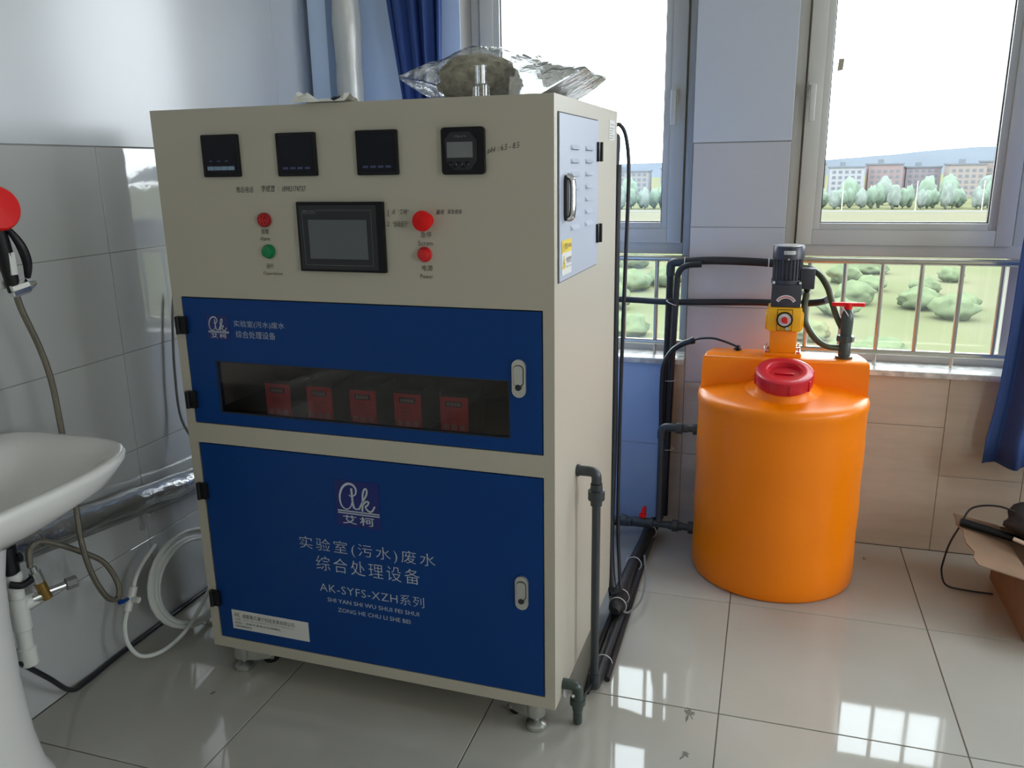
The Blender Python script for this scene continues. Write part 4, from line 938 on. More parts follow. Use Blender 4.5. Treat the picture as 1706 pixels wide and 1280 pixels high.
lb.raw(vs, [(2 * k, 2 * k + 2, 2 * k + 3, 2 * k + 1) for k in range(8)]); lb = lb.build('maker_label', paper_m, dpump)
text('Z ══', 'label_print', (PX - 0.013, z + 0.3515, PX + 0.014, z + 0.3585), Matrix.Identity(4), ink_m, dpump, off=(0, PY - 0.0527, 0))
MB().cyl((PX, PY - 0.049, z + 0.333), (PX, PY - 0.0545, z + 0.333), 0.003, n=10).build('cowl_screw', silver_m, dpump)
MB().box((PX + 0.040, PY - 0.030, z + 0.232), (PX + 0.088, PY + 0.026, z + 0.302), 0.005).build('terminal_box', motor_m, dpump)
MB().lathe((PX + 0.066, PY - 0.002, z + 0.232), [(0.010, 0), (0.010, -0.008), (0.0075, -0.012), (0.0075, -0.02)][::1], 10).build('cable_gland', black_m, dpump)

# valve on the ledge
VX, VY = 0.318, 0.955
vv = thing('foot_valve', 'dark green-grey plastic valve with a red tee handle on the tank ledge', 'valve', (VX, VY, ZL))
MB().lathe((VX, VY, ZL + 0.0005), [(0.028, 0), (0.029, 0.008), (0.020, 0.010), (0.0195, 0.055), (0.0175, 0.06)], 24).build('base', gvalve_m, vv)
MB().lathe((VX, VY, ZL + 0.058), [(0.027, 0), (0.0285, 0.002), (0.0285, 0.017), (0.026, 0.020)], 8).build('union_nut', gvalve_m, vv)
MB().lathe((VX, VY, ZL + 0.078), [(0.0185, 0), (0.0195, 0.02), (0.0205, 0.05), (0.019, 0.072), (0.014, 0.084), (0.010, 0.09), (0.010, 0.10)], 24).build('body', gvalve_m, vv)
hb = MB().prism(rrect(-0.052, -0.009, 0.052, 0.009, 0.006, 4), (VX, VY, ZL + 0.178), (1, 0.05, 0), (0, 1, 0), 0.012)
hb.lathe((VX, VY, ZL + 0.168), [(0.013, 0), (0.013, 0.02)], 16); hb.build('handle', redb_m, vv, label='red tee handle')
tie(vv, (VX - 0.012, VY - 0.006, ZL + 0.160), (0.8, 0.2, 0.6), 0.022, 0.02)
hz_ = thing('suction_hose', 'dark olive hose curving from the pump down to the valve body', 'hose', (0.25, 0.96, 0.8))
MB().tube([(PX + 0.066, PY - 0.002, z + 0.216), (PX + 0.062, PY - 0.006, z + 0.17), (PX + 0.070, PY - 0.01, z + 0.115), (PX + 0.102, PY - 0.018, z + 0.065), (PX + 0.140, PY - 0.024, z + 0.040), (PX + 0.182, VY, z + 0.034)], 0.0105, 12, 6).build('sleeve', olive_m, hz_)
hz2 = thing('discharge_hose', 'dark olive hose arching from behind the motor over to the red handled valve', 'hose', (0.28, 1.0, 0.9))
MB().tube([(0.165, 1.112, 1.063), (0.195, 1.06, 1.066), (0.225, 1.02, 1.050), (0.252, 1.0, 1.010), (0.268, 0.99, 0.965), (0.285, 0.975, 0.92), (0.305, 0.965, 0.88)], 0.0108, 12, 6).build('sleeve', olive_m, hz2)

# ================================================================== CURTAINS
def curtain(name, label, xf, y0, zt, zb_, folds, depth, n=72, m=24):
    """xf(z) -> (left, right)"""
    mb = MB(); vs = []
    for j in range(m + 1):
        z_ = zt + (zb_ - zt) * j / m; l, r = xf(z_)
        for i in range(n + 1):
            u_ = i / n; ph = u_ * folds * 2 * math.pi
            d = depth * (math.sin(ph) + 0.35 * math.sin(2.3 * ph + 1.1 + z_)) * (0.8 + 0.2 * math.sin(z_ * 2 + u_ * 4))
            vs.append((l + (r - l) * u_ + 0.005 * math.sin(ph * 1.7), y0 + d, z_ + (0.006 * math.sin(ph) if j == m else 0)))
    mb.raw(vs, [(j * (n + 1) + i, j * (n + 1) + i + 1, (j + 1) * (n + 1) + i + 1, (j + 1) * (n + 1) + i) for j in range(m) for i in range(n)])
    o = mb.build(name, curt_m, None, smooth_='all', label=label, cat='curtain')
    sm = o.modifiers.new('thick', 'SOLIDIFY'); sm.thickness = 0.0015
    return o
def lerp(z, tab):
    tab = sorted(tab)
    if z <= tab[0][0]: return tab[0][1]
    for (a, va), (b_, vb) in zip(tab, tab[1:]):
        if z <= b_: return va + (vb - va) * (z - a) / (b_ - a)
    return tab[-1][1]
curtain('curtain', 'navy blue curtain gathered left of the left window behind the cabinet', lambda z_: (lerp(z_, [(1.2, -1.30), (1.7, -1.345), (2.05, -1.392), (2.6, -1.42)]), lerp(z_, [(1.2, -1.16), (1.7, -1.172), (2.6, -1.130)])), 1.115, 2.62, 1.50, 4, 0.022)
curtain('curtain', 'navy blue curtain hanging at the right edge beside the right window', lambda z_: (lerp(z_, [(0.39, 0.813), (0.45, 0.812), (0.62, 0.832), (0.85, 0.840), (1.2, 0.842), (1.8, 0.90), (2.6, 0.96)]), lerp(z_, [(0.39, 1.16), (2.6, 1.30)])), 1.10, 2.62, 0.392, 2.7, 0.024)
MB().cyl((XL + 0.25, 1.115, 2.64), (XR - 0.2, 1.115, 2.64), 0.012, n=12).build('curtain_rod', steel_m, None, label='steel curtain rod above the windows', cat='rod')

# corner pipe
cp_ = thing('corner_heating_pipe', 'vertical foil-wrapped heating pipe in the corner behind the cabinet', 'pipe', (-1.56, 1.11, 0))
MB().tube([(-1.556, 1.10, 0.42), (-1.556, 1.10, 1.0), (-1.556, 1.10, 1.6), (-1.556, 1.10, 2.2), (-1.556, 1.10, ZC)], 0.052, 20, 8, rad=lambda t: 0.052 + 0.0025 * math.sin(t * 70) + 0.002 * math.sin(t * 31)).build('wrap', mat('pale_pipe_wrap', (0.62, 0.62, 0.58), 0.35, bump=0.6, bscale=18, stretch=(1, 1, 0.25), var=0.25, vscale=9, metal=0.3), cp_)
MB().lathe((-1.556, 1.10, 1.60), [(0.054, 0), (0.056, 0.004), (0.056, 0.02), (0.054, 0.024)], 20).build('clamp', silver_m, cp_)
MB().tube([(-1.64, 1.06, 1.665), (-1.60, 1.04, 1.69), (-1.575, 1.035, 1.688)], 0.009, 10, 5).lathe((-1.57, 1.035, 1.688), [(0.014, 0), (0.014, 0.02)], 12, (1, -0.3, 0)).build('vent_cock', black_m, cp_)
MB().box((-1.735, 1.12, 0.0), (-1.655, YW, ZC), 0.004).build('trim_4', upsky_m, None, kind='structure')

# ================================================================== LEFT WALL: foil pipe, cable, coil
fp = MB(); P_ = []
x = XL + 0.045
fp.tube([(x, -1.3, 0.60), (x, -0.9, 0.558), (x, -0.47, 0.510), (x, -0.1, 0.470), (x, 0.2, 0.438), (x, 0.6, 0.425), (x, 1.0, 0.42), (-1.62, 1.09, 0.42), (-1.556, 1.10, 0.43)], 0.034, 20, 14, rad=lambda t: 0.036 + 0.0014 * noise.noise(Vector((t * 60, 0, 0))) + 0.0016 * math.sin(t * 90))
fp = fp.build('foil_wrapped_pipe', foil_m, None, label='silver foil-wrapped heating pipe sloping along the left wall', cat='pipe')
bp_ = MB().tube([(x - 0.012, -1.3, 0.552), (x - 0.012, -0.47, 0.462), (x - 0.012, 0.2, 0.392), (x - 0.012, 1.0, 0.375)], 0.010, 10, 6)
bp_.build('lower_return_pipe', zinc_m, None, label='thin bare metal pipe just below the foil-wrapped pipe', cat='pipe')
MB().box((XL, -0.066, 0.345), (XL + 0.010, -0.050, 0.42)).box((XL, -0.066, 0.398), (XL + 0.05, -0.050, 0.406)).build('pipe_bracket', silver_m, None, label='small metal pipe bracket screwed to the left wall', cat='bracket')
MB().tube([(XL + 0.02, 0.19, 1.05), (XL + 0.02, 0.170, 0.957), (XL + 0.022, 0.150, 0.80), (XL + 0.03, 0.145, 0.646), (XL + 0.08, 0.160, 0.535), (XL + 0.095, 0.18, 0.44), (XL + 0.09, 0.21, 0.30), (XL + 0.03, 0.26, 0.10), (XL + 0.01, 0.3, 0.01)], 0.0042, 8, 6).build('wall_cable', greycable_m, None, label='thin grey cable drooping down the left wall beside the cabinet', cat='cable')
MB().tube([(-1.69, -0.60, 0.23), (-1.69, -0.53, 0.14), (-1.725, -0.44, 0.035), (-1.745, -0.36, 0.010), (-1.757, -0.2, 0.008), (-1.757, 0.2, 0.008), (-1.757, 0.7, 0.008), (-1.756, 1.1, 0.008)], 0.0068, 8, 6).build('skirting_cable', hose_m, None, label='black cable lying where the left wall meets the floor', cat='cable')

def coil():
    t = thing('tube_coil', 'coil of white plastic tubing leaning against the left wall by the cabinet', 'tubing', (XL + 0.1, 0.02, 0))
    cy, cz = 0.018, 0.146; pts = []; turns = 5; n = 28 * turns
    for k in range(n + 1):
        a = 2 * math.pi * k / 28; tt = k / n
        r = 0.138 + 0.012 * math.sin(a * 0.47 + 1) - 0.008 * (tt * turns % 3)
        up = r * math.sin(a)
        lean = 0.14 - 0.10 * (cz + up) / 0.32
        pts.append((XL + 0.014 + lean * 0.95 + 0.005 * math.sin(k * 0.21), cy + 1.34 * r * math.cos(a) + 0.006 * math.sin(tt * 9), max(0.0075, cz + up + 0.004 * math.sin(a * 0.31))))
    MB().tube(pts, 0.0066, 8, 1).build('loops', tube_m, t)
    tx = XL + 0.085
    MB().tube([(tx + 0.05, 0.12, 0.16), (tx + 0.06, 0.04, 0.105), (tx + 0.07, -0.08, 0.045), (tx + 0.06, -0.18, 0.022), (tx + 0.03, -0.245, 0.032), (tx + 0.01, -0.27, 0.085), (tx, -0.262, 0.14), (tx, -0.243, 0.18)], 0.0062, 8, 8).build('tail', tube_m, t)
    v = MB().cyl((tx, -0.245, 0.176), (tx, -0.232, 0.200), 0.0115, n=14, bev=0.002).cyl((tx, -0.232, 0.198), (tx, -0.222, 0.216), 0.010, n=14).cyl((tx, -0.222, 0.212), (tx, -0.208, 0.238), 0.012, n=14, bev=0.002)
    v.cyl((tx, -0.226, 0.207), (tx + 0.03, -0.226, 0.207), 0.009, n=12); v = v.build('tap', pvc_m, t)
    MB().box((tx - 0.005, -0.262, 0.210), (tx + 0.006, -0.236, 0.217), 0.002).box((tx - 0.005, -0.272, 0.213), (tx + 0.006, -0.258, 0.224), 0.002).build('tap_lever', blue_m, v, label='blue tap lever')
    MB().tube([(tx, -0.208, 0.236), (tx + 0.0, -0.195, 0.26), (tx - 0.01, -0.15, 0.285), (tx - 0.02, -0.08, 0.31)], 0.006, 8, 6).build('lead', tube_m, t)
coil()

# ================================================================== SINK
SYc = -0.83; SZ = 0.80
sk = thing('wash_basin', 'white ceramic pedestal wash basin fixed to the left wall', 'sink', (-1.6, SYc, 0))
def sink():
    xb = XL + 0.002
    def ring(z_, xf, hy, rc, back=xb, n=9):
        # outline from wall side; front bulges
        p = []
        y0_, y1_ = SYc - hy, SYc + hy
        q = rrect(back, y0_, xf, y1_, 0.02, n)
        out = []
        for (a, b_) in q:
            u_ = (b_ - SYc) / hy; w = (a - back) / (xf - back)
            # taper the front corners: superellipse-like front
            k = 1 - 0.34 * abs(u_) ** 3.2 * w
            out.append((back + (a - back) * k, b_, z_))
        return out
    def ring2(z_, xf, hy, back, N=64, e=3.3, wob=0):
        out = []
        for k in range(N):
            a = 2 * math.pi * k / N; c, s_ = math.cos(a), math.sin(a)
            cxm = (back + xf) / 2; hx = (xf - back) / 2
            ex = 6.5 if c < 0 else e
            rr = (abs(c) ** ex + abs(s_) ** ex) ** (-1 / ex)
            out.append((cxm + hx * c * rr, SYc + hy * s_ * rr, z_))
        return out
    XF = -1.292
    m_ = MB()
    R = [ring2(0.625, -1.53, 0.11, xb + 0.06), ring2(0.655, -1.45, 0.18, xb + 0.02), ring2(0.70, -1.375, 0.272, xb), ring2(0.745, -1.315, 0.338, xb), ring2(0.785, XF - 0.002, 0.372, xb), ring2(0.797, XF, 0.374, xb), ring2(0.802, XF - 0.005, 0.370, xb + 0.003),
         ring2(0.801, XF - 0.022, 0.362, xb + 0.012), ring2(0.796, XF - 0.034, 0.345, xb + 0.06), ring2(0.780, XF - 0.055, 0.315, xb + 0.10), ring2(0.74, XF - 0.10, 0.255, xb + 0.135), ring2(0.70, XF - 0.17, 0.16, xb + 0.18), ring2(0.690, XF - 0.22, 0.06, xb + 0.22)]
    m_.rings(R).build('basin', ceram_m, sk, auto=1.3)
    p = MB(); px_, hyp = -1.655, 0.0
    def pr(z_, hx, hy, cx_=-1.588):
        hy = hy * 1.16; hx = hx * 0.86
        return [(cx_ + hx * math.cos(a), SYc + hy * math.sin(a), z_) for a in [2 * math.pi * k / 40 for k in range(40)]]
    p.rings([pr(0, 0.118, 0.150), pr(0.015, 0.118, 0.150), pr(0.06, 0.108, 0.132), pr(0.15, 0.100, 0.120), pr(0.30, 0.096, 0.113), pr(0.45, 0.096, 0.115), pr(0.55, 0.10, 0.122), pr(0.64, 0.11, 0.140)]).build('pedestal', ceram_m, sk, auto=1.3)
    MB().lathe((-1.50, SYc, 0.6905), [(0.024, 0), (0.024, 0.003), (0.018, 0.004), (0.016, 0.001)], 24).build('drain', chrome_m, sk)
sink()
# waste plumbing beside the pedestal
wpz = thing('waste_pipe', 'white plastic waste pipe and tee behind the pedestal', 'pipe', (-1.70, -0.60, 0))
MB().cyl((-1.69, -0.575, 0.235), (-1.69, -0.575, 0.47), 0.0185, n=18).build('riser', pvc_m, wpz)
MB().cyl((-1.69, -0.575, 0.31), (-1.69, -0.575, 0.40), 0.0225, n=18, bev=0.003).cyl((-1.69, -0.575, 0.372), (-1.675, -0.535, 0.382), 0.019, n=16, bev=0.003).build('tee', pvc_m, wpz)
MB().cyl((-1.69, -0.575, 0.210), (-1.69, -0.575, 0.262), 0.0225, n=18, bev=0.003).build('lower_cap', pvc_m, wpz)
MB().cyl((-1.69, -0.575, 0.42), (-1.69, -0.575, 0.468), 0.021, n=18, bev=0.003).build('upper_collar', pvc_m, wpz)
MB().cyl((-1.69, -0.58, 0.468), (-1.69, -0.58, 0.545), 0.022, n=16, bev=0.004).cyl((-1.69, -0.58, 0.54), (-1.69, -0.60, 0.62), 0.014, n=12).cyl((-1.69, -0.58, 0.50), (-1.665, -0.565, 0.51), 0.012, n=10).build('trap', black_m, wpz, label='black trap above the white pipe')
av = thing('angle_valve', 'brass and chrome angle valve between the waste pipe and the wall hose', 'valve', (-1.66, -0.53, 0.36))
MB().cyl((-1.672, -0.548, 0.384), (-1.655, -0.520, 0.388), 0.012, n=14).build('inlet', zinc_m, av)
MB().cyl((-1.655, -0.520, 0.375), (-1.655, -0.537, 0.43), 0.0135, n=14, bev=0.002).build('body', brass_m, av, label='brass valve body')
MB().cyl((-1.655, -0.537, 0.43), (-1.655, -0.545, 0.462), 0.0145, n=6).cyl((-1.655, -0.545, 0.46), (-1.655, -0.549, 0.478), 0.0095, n=12).build('nut', zinc_m, av)
MB().cyl((-1.655, -0.520, 0.392), (-1.63, -0.478, 0.395), 0.009, n=12).build('stem', chrome_m, av)
MB().lathe((-1.632, -0.482, 0.395), [(0.014, 0), (0.017, 0.002), (0.017, 0.026), (0.014, 0.028)], 8, (0.5, 0.87, 0.05)).build('knob', greycable_m, av)
MB().tube([(-1.655, -0.555, 0.445), (-1.66, -0.58, 0.44), (-1.675, -0.6, 0.45)], 0.009, 10, 4).build('side_port', black_m, av)
# sprayer with its hose
spr = thing('hand_sprayer', 'black hand shower sprayer with a red head hanging on the left wall', 'sprayer', (-1.56, -0.545, 1.16))
X = -1.575
MB().tube([(X, -0.535, 1.165), (X, -0.538, 1.20), (X, -0.545, 1.26), (X, -0.552, 1.31), (X + 0.005, -0.556, 1.35), (X + 0.012, -0.560, 1.385)], 0.016, 16, 6, rad=lambda t: 0.0125 + 0.006 * math.sin(min(1, t * 1.3) * 2.2)).build('handle', black_m, spr)
MB().tube([(X + 0.020, -0.512, 1.195), (X + 0.026, -0.512, 1.23), (X + 0.026, -0.522, 1.27), (X + 0.018, -0.538, 1.305)], 0.007, 10, 5, rad=lambda t: 0.006 + 0.005 * math.sin(t * 3.1)).build('trigger', black_m, spr)
MB().lathe((X + 0.02, -0.562, 1.352), [(0.018, -0.028), (0.038, -0.020), (0.047, -0.006), (0.0485, 0.006), (0.044, 0.014), (0.0, 0.020)], 32, (1, -0.25, 0.12), capb=False).build('spray_head', redb_m, spr, label='red spray head')
MB().cyl((X + 0.004, -0.560, 1.385), (X + 0.004, -0.556, 1.412), 0.012, n=14, bev=0.002).build('top_cap', black_m, spr)
MB().box((X + 0.012, -0.548, 1.205), (X + 0.0175, -0.532, 1.255), 0.001).build('tag', paper_m, spr, label='small white tag')
hl = MB().cyl((X - 0.002, -0.545, 1.168), (X + 0.012, -0.505, 1.178), 0.0175, n=10, bev=0.003).cyl((X + 0.012, -0.505, 1.178), (X + 0.017, -0.490, 1.182), 0.014, 0.006, n=12)
hl.build('chrome_nut', chrome_m, spr)
wb3 = MB().box((XL, -0.575, 1.160), (XL + 0.012, -0.525, 1.20), 0.003).tube([(XL + 0.005, -0.55, 1.18), (-1.66, -0.548, 1.180), (X - 0.018, -0.545, 1.182)], 0.010, 10, 4)
wb3.build('wall_bracket', ceram_m, spr)
MB().tube([(X, -0.532, 1.165), (-1.585, -0.515, 1.12), (-1.60, -0.470, 1.02), (-1.605, -0.448, 0.93), (-1.605, -0.443, 0.82), (-1.605, -0.440, 0.70), (-1.605, -0.437, 0.59), (-1.60, -0.442, 0.50), (-1.60, -0.425, 0.40), (-1.60, -0.390, 0.315), (-1.60, -0.355, 0.292), (-1.605, -0.342, 0.33), (-1.62, -0.362, 0.40), (-1.635, -0.415, 0.455), (-1.65, -0.475, 0.505), (-1.655, -0.520, 0.530), (-1.655, -0.548, 0.520), (-1.655, -0.553, 0.478)], 0.0075, 10, 8).build('shower_hose', metalhose_m, None, label='braided metal hose looping from the sprayer down to the angle valve', cat='hose')

# ================================================================== BOX AND STUFF AT THE RIGHT
bx = thing('cardboard_box', 'open brown cardboard box on the floor under the right curtain', 'box', (1.12, 0.72, 0))
X0, X1, Y0, Y1, HB = 0.865, 1.33, 0.60, 1.02, 0.198
m_ = MB()
m_.box((X0, Y0, 0), (X0 + 0.005, Y1, HB)).box((X1 - 0.005, Y0, 0), (X1, Y1, HB)).box((X0 + 0.005, Y0, 0), (X1 - 0.005, Y0 + 0.005, HB)).box((X0 + 0.005, Y1 - 0.005, 0), (X1 - 0.005, Y1, HB)).box((X0 + 0.005, Y0 + 0.005, 0), (X1 - 0.005, Y1 - 0.005, 0.005))
m_.build('walls', card_m, bx, smooth_=False)
def flap(p, q, out, w, name='flap'):
    p, q, out = Vector(p), Vector(q), Vector(out); n_ = 8; m_ = MB(); vs = []
    for k in range(n_ + 1):
        t = k / n_; a = p.lerp(q, t); e = a + out * (w * (1 + 0.05 * math.sin(k * 2.3)))
        if k in (0, n_): e = e + (q - p).normalized() * (0.01 if k == 0 else -0.01)
        nn = (q - p).cross(out).normalized() * 0.0035
        vs += [a, e, a + nn, e + nn]
    fs = []
    for k in range(n_):
        a = 4 * k; b_ = a + 4
        fs += [(a, b_, b_ + 1, a + 1), (a + 2, a + 3, b_ + 3, b_ + 2), (a + 1, b_ + 1, b_ + 3, a + 3), (a, a + 2, b_ + 2, b_)]
    fs += [(0, 1, 3, 2), (4 * n_, 4 * n_ + 2, 4 * n_ + 3, 4 * n_ + 1)]
    m_.raw(vs, fs).build(name, card_m, bx, smooth_=False)
flap((X0, Y0, HB), (X0, Y1, HB), (-0.97, 0.0, 0.22), 0.15)
flap((X0, Y0, HB), (X1, Y0, HB), (0, -0.6, -0.75), 0.12)
def blob(c, r, seed, sq=(1, 1, 1), n1=28, n2=16, amp=0.2):
    rings = []
    for i in range(n2 + 1):
        a = math.pi * i / n2; ring = []
        for k in range(n1):
            b_ = 2 * math.pi * k / n1; d = Vector((math.sin(a) * math.cos(b_), math.sin(a) * math.sin(b_), math.cos(a)))
            rr = r * (1 + amp * noise.noise(d * 2.2 + Vector((seed, 0, 0))) + amp * 0.4 * noise.noise(d * 6 + Vector((0, seed, 0))))
            ring.append((c[0] + d.x * rr * sq[0], c[1] + d.y * rr * sq[1], c[2] + d.z * rr * sq[2]))
        rings.append(ring)
    return MB().rings(rings)
blob((1.035, 0.88, 0.275), 0.185, 3.1, (1.0, 0.72, 0.38)).build('black_bag', cloth_bk, None, smooth_='all', label='crumpled black cloth bag on top of the cardboard box', cat='bag')
MB().cyl((0.722, 0.90, 0.250), (1.0, 0.86, 0.195), 0.0135, n=14, bev=0.002).build('black_tube', black_m, None, label='black plastic tube sticking out over the cardboard flap', cat='tube')
for k, (a, b_, lb_) in enumerate((((0.855, 0.80, 0.250), (1.05, 0.72, 0.205), 'upper pale wood stick lying across the open box'), ((0.885, 0.775, 0.222), (1.06, 0.70, 0.190), 'lower pale wood stick lying across the open box'))):
    a, b_ = Vector(a), Vector(b_); q = (b_ - a).to_track_quat('X', 'Z').to_matrix().to_4x4()
    MB().box((0, -0.011, -0.003), ((b_ - a).length, 0.011, 0.003), 0.001, mtx=Matrix.Translation(a) @ q).build('wood_stick', wood_m, None, label=lb_, cat='stick', group='wood sticks on the box')
blob((0.955, 0.70, 0.175), 0.05, 8.0, (0.9, 0.8, 0.9), 14, 9, 0.5).build('clear_wrapper', film_m, None, smooth_=False, label='crumpled clear plastic wrapper in the cardboard box', cat='wrapper')
MB().tube([(0.905, 0.86, 0.300), (0.84, 0.93, 0.305), (0.765, 0.955, 0.280), (0.728, 0.92, 0.225), (0.700, 0.90, 0.17), (0.690, 0.91, 0.10), (0.690, 0.92, 0.05), (0.705, 0.90, 0.012), (0.76, 0.89, 0.006), (0.845, 0.885, 0.006)], 0.0034, 8, 8).build('loose_black_wire', hose_m, None, label='loose black wire looping from the bag down to the floor', cat='wire')

# small stains on the floor
stain_m = mat('dried_mark', (0.20, 0.185, 0.16), 0.8, var=0.4, vscale=120)
for k, (x_, y_, r_, lb_) in enumerate(((-0.075, -0.02, 0.022, 'grey dried mark on the floor beside the tile joint'), (-0.068, -0.185, 0.013, 'small grey smear on the floor near the picture bottom'), (0.46, 1.06, 0.011, 'small dark speck on the floor by the window wall'), (-1.37, -0.30, 0.007, 'tiny dark crumb on the floor left of the cabinet'))):
    n = 36; ring = []
    for i in range(n):
        a = 2 * math.pi * i / n; q = Vector((math.cos(a) * 2.2, math.sin(a) * 2.2, k * 5.1))
        rr = r_ * (0.55 + 0.9 * noise.noise(q) + 0.45 * noise.noise(q * 3.3)); rr = max(rr, r_ * 0.12)
        ring.append((x_ + rr * math.cos(a), y_ + 1.5 * rr * math.sin(a), 0.0001))
    MB().rings([ring, [(a, b_, 0.0005) for a, b_, c in ring]]).build('floor_stain', stain_m, None, smooth_=False, label=lb_, cat='stain')

# ================================================================== OUTDOORS
g1 = MB().raw([(-400, 6, GRND), (500, 6, GRND), (900, 1260, GRND), (-700, 1260, GRND)], [(0, 1, 2, 3)])
g1.build('grass_ground', grass_m, None, kind='structure', smooth_=False)
MB().box((-400, 150, GRND), (500, 284, GRND + 0.05)).build('dry_field', dry_m, None, kind='structure', smooth_=False)
MB().box((-400, 284, GRND), (500, 290, GRND + 0.15)).build('road', road_m, None, kind='structure', smooth_=False)
def hill(name, y_, pts, base, m):
    mb = MB(); vs = []; n = 120
    x0_, x1_ = -900, 1100
    for i in range(n + 1):
        x_ = x0_ + (x1_ - x0_) * i / n; h = lerp(x_, pts) + 3 * noise.noise(Vector((x_ * 0.01, y_, 0))) + 1.2 * noise.noise(Vector((x_ * 0.05, y_, 0)))
        vs += [(x_, y_, base), (x_, y_ + 90, base + h), (x_, y_ + 400, base)]
    mb.raw(vs, [f_ for i in range(n) for f_ in ((3 * i, 3 * i + 3, 3 * i + 4, 3 * i + 1), (3 * i + 1, 3 * i + 4, 3 * i + 5, 3 * i + 2))])
    return mb.build(name, m, None, kind='structure', smooth_='all')
hill('distant_hills', 1200, [(-900, 22), (-200, 20), (60, 19), (150, 27), (260, 34), (400, 36), (1100, 25)], GRND, hill_m)

def crown(seed, r, h, sub=2):
    t = bmesh.new(); bmesh.ops.create_icosphere(t, subdivisions=sub, radius=1)
    for v in t.verts:
        d = v.co.normalized(); k = 1 + 0.30 * noise.noise(d * 1.8 + Vector((seed, 0, 0))) + 0.26 * noise.noise(d * 4.5 + Vector((0, seed, 0))) + 0.16 * noise.noise(d * 11)
        v.co = Vector((d.x * r * k, d.y * r * k, d.z * h * k))
    return t
crown_meshes = []
for s_ in range(6):
    t = crown(s_ * 3.7 + 1, 1, 1, 3); me = bpy.data.meshes.new('foliage'); t.to_mesh(me); t.free(); me.materials.append(leaf_m if s_ % 3 else leaf2_m); me.polygons.foreach_set('use_smooth', [True] * len(me.polygons)); crown_meshes.append(me)
tm = MB().cyl((0, 0, 0), (0, 0, 1), 0.06, 0.04, n=7); me_tr = bpy.data.meshes.new('trunk'); tm.bm.to_mesh(me_tr); tm.bm.free(); me_tr.materials.append(bark_m)
bush_m = mat('yellow_green_shrub', (0.088, 0.108, 0.058), 0.9, spec=0.0, var=0.35, vscale=1.6, vcol=(0.068, 0.088, 0.048), bump=0.6, bscale=6)
bush_meshes = [m_.copy() for m_ in crown_meshes]
for m_ in bush_meshes: m_.materials[0] = bush_m
def tree(x_, y_, h, r, seed, name, label, group, cat='tree'):
    t = thing(name, label, cat, (x_, y_, GRND), group=group)
    tr_ = bpy.data.objects.new('trunk', me_tr); COL.objects.link(tr_); tr_.parent = t; tr_.scale = (h * 0.5, h * 0.5, h * 0.55)
    c = bpy.data.objects.new('foliage', (bush_meshes if cat == 'bush' else crown_meshes)[seed % 6]); COL.objects.link(c); c.parent = t; c.location = (0, 0, h * (0.38 if cat == 'bush' else 0.52)); c.scale = (r, r, h * 0.44); c.rotation_euler = (0, 0, seed * 1.3)
x_ = -78; k = 0
while x_ < 138:
    tree(x_, 300 + (k % 3) * 4.5, R_.uniform(6.0, 8.6), R_.uniform(1.5, 2.2), k, 'roadside_tree', 'pale green tree in the row beyond the field', 'row of trees beyond the field'); x_ += R_.uniform(2.3, 3.6); k += 1
x_ = -80; k = 0
while x_ < 150:
    tree(x_, 335 + R_.uniform(-12, 12), R_.uniform(9, 11.5), R_.uniform(2.5, 3.8), k + 2, 'taller_tree', 'taller hazy tree standing behind the roadside row', 'taller trees in front of the apartment blocks'); x_ += R_.uniform(8, 15); k += 1
bush_at = []
for k in range(48):
    y_ = R_.uniform(52, 125); x_ = R_.uniform(-0.26, 0.42) * y_
    while any(math.hypot(x_ - a, y_ - b_) < 4.6 for a, b_ in bush_at): y_ = R_.uniform(52, 125); x_ = R_.uniform(-0.26, 0.42) * y_
    bush_at.append((x_, y_))
    tree(x_, y_, R_.uniform(1.8, 3.4), R_.uniform(1.2, 2.4), k, 'field_bush', 'rounded green bush growing in the grass field', 'bushes in the grass field below the window', cat='bush')
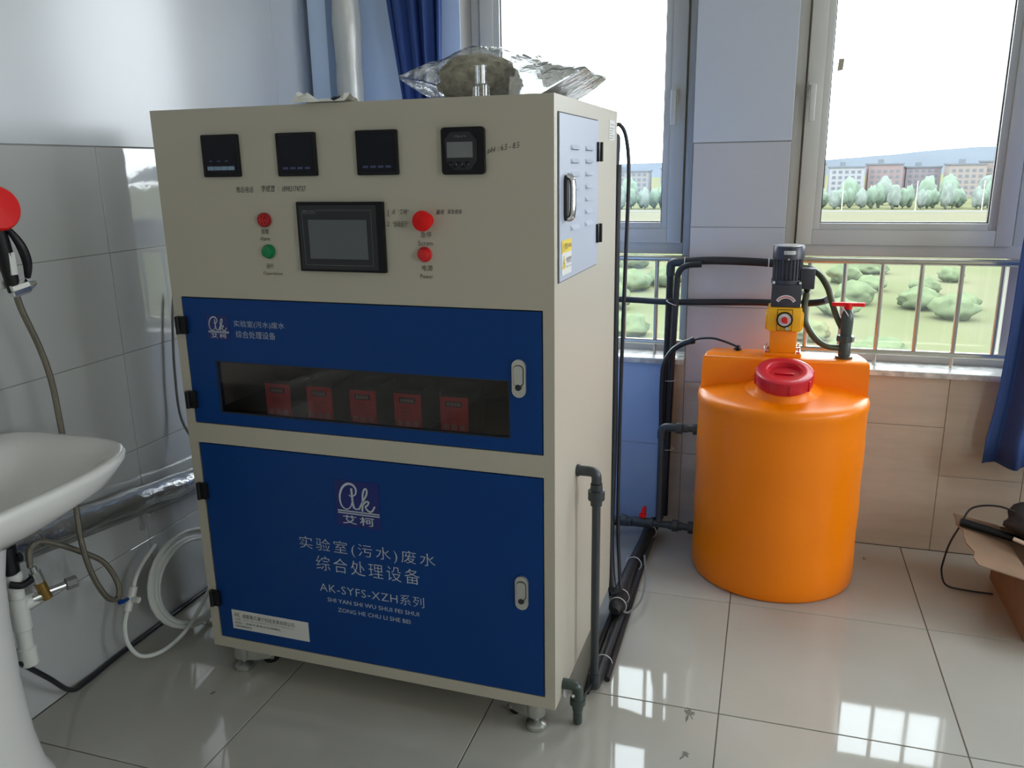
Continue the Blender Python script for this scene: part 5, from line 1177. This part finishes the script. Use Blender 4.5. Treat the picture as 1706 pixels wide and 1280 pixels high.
for k, x_ in enumerate((-28, 22, 44, 63, 82)):
    t = thing('street_lamp', 'thin white street lamp on the far road, ' + ('left of every other lamp', 'seen first beyond the pillar', 'near the middle of the right window', 'towards the right edge of the right window', 'rightmost, past the right window')[k], 'lamp', (x_, 292, GRND), group='street lamps along the far road')
    MB().cyl((x_, 292, GRND), (x_, 292, GRND + 9), 0.12, 0.08, n=8).build('pole', paper_m, t)
    MB().box((x_ - 0.1, 291.2, GRND + 9), (x_ + 0.1, 292.1, GRND + 9.15)).build('lamp_head', paper_m, t)
# apartment blocks
bcols = [(0.20, 0.20, 0.19), (0.16, 0.17, 0.19), (0.23, 0.20, 0.15), (0.28, 0.29, 0.31), (0.21, 0.14, 0.135), (0.19, 0.155, 0.175), (0.24, 0.20, 0.17), (0.23, 0.175, 0.15), (0.24, 0.18, 0.14), (0.20, 0.18, 0.18), (0.19, 0.19, 0.20)]
wmat = mat('far_window_glass', (0.085, 0.092, 0.10), 0.9, spec=0.0); rmat = mat('grey_roof', (0.085, 0.095, 0.105), 0.8, spec=0.0)
labs = ['grey-white', 'blue-grey', 'cream', 'bright white', 'red-brown', 'mauve', 'beige', 'salmon', 'tan', 'dusty grey', 'pale blue-grey']
bxs = [-76, -52, 4, 24, 40.5, 57, 72, 87, 102, 118, 134]
for k, x_ in enumerate(bxs):
    bm_ = mat('block_wall_%s' % labs[k].replace(' ', '_').replace('-', '_'), tuple(0.05 + 0.40 * c_ for c_ in bcols[k]), 0.9, spec=0.0)
    wd = 14.2 if k > 2 else 19.0; y_ = 400 + (k % 3) * 7; hh = 12.6 + (k * 37 % 5) * 0.5
    t = thing('apartment_block', labs[k] + ' far apartment block on the horizon beyond the trees', 'building', (x_ + wd / 2, y_, GRND), group='apartment blocks on the horizon')
    MB().box((x_, y_, GRND), (x_ + wd, y_ + 12, GRND + hh)).build('wall', bm_, t, smooth_=False)
    MB().box((x_ - 0.4, y_ - 0.4, GRND + hh), (x_ + wd + 0.4, y_ + 12.4, GRND + hh + 0.7)).box((x_ + wd * .3, y_ + 3, GRND + hh + 0.7), (x_ + wd * .45, y_ + 6, GRND + hh + 2.4)).build('roof', rmat, t, smooth_=False)
    wn_ = MB()
    for r in range(5):
        for c in range(int(wd // 2.6)):
            xx = x_ + 1.0 + c * 2.6; zz = GRND + 1.2 + r * 2.35
            wn_.box((xx, y_ - 0.05, zz), (xx + 1.5, y_ + 0.05, zz + 1.3))
    wn_.build('windows', wmat, t, smooth_=False, kind='stuff')
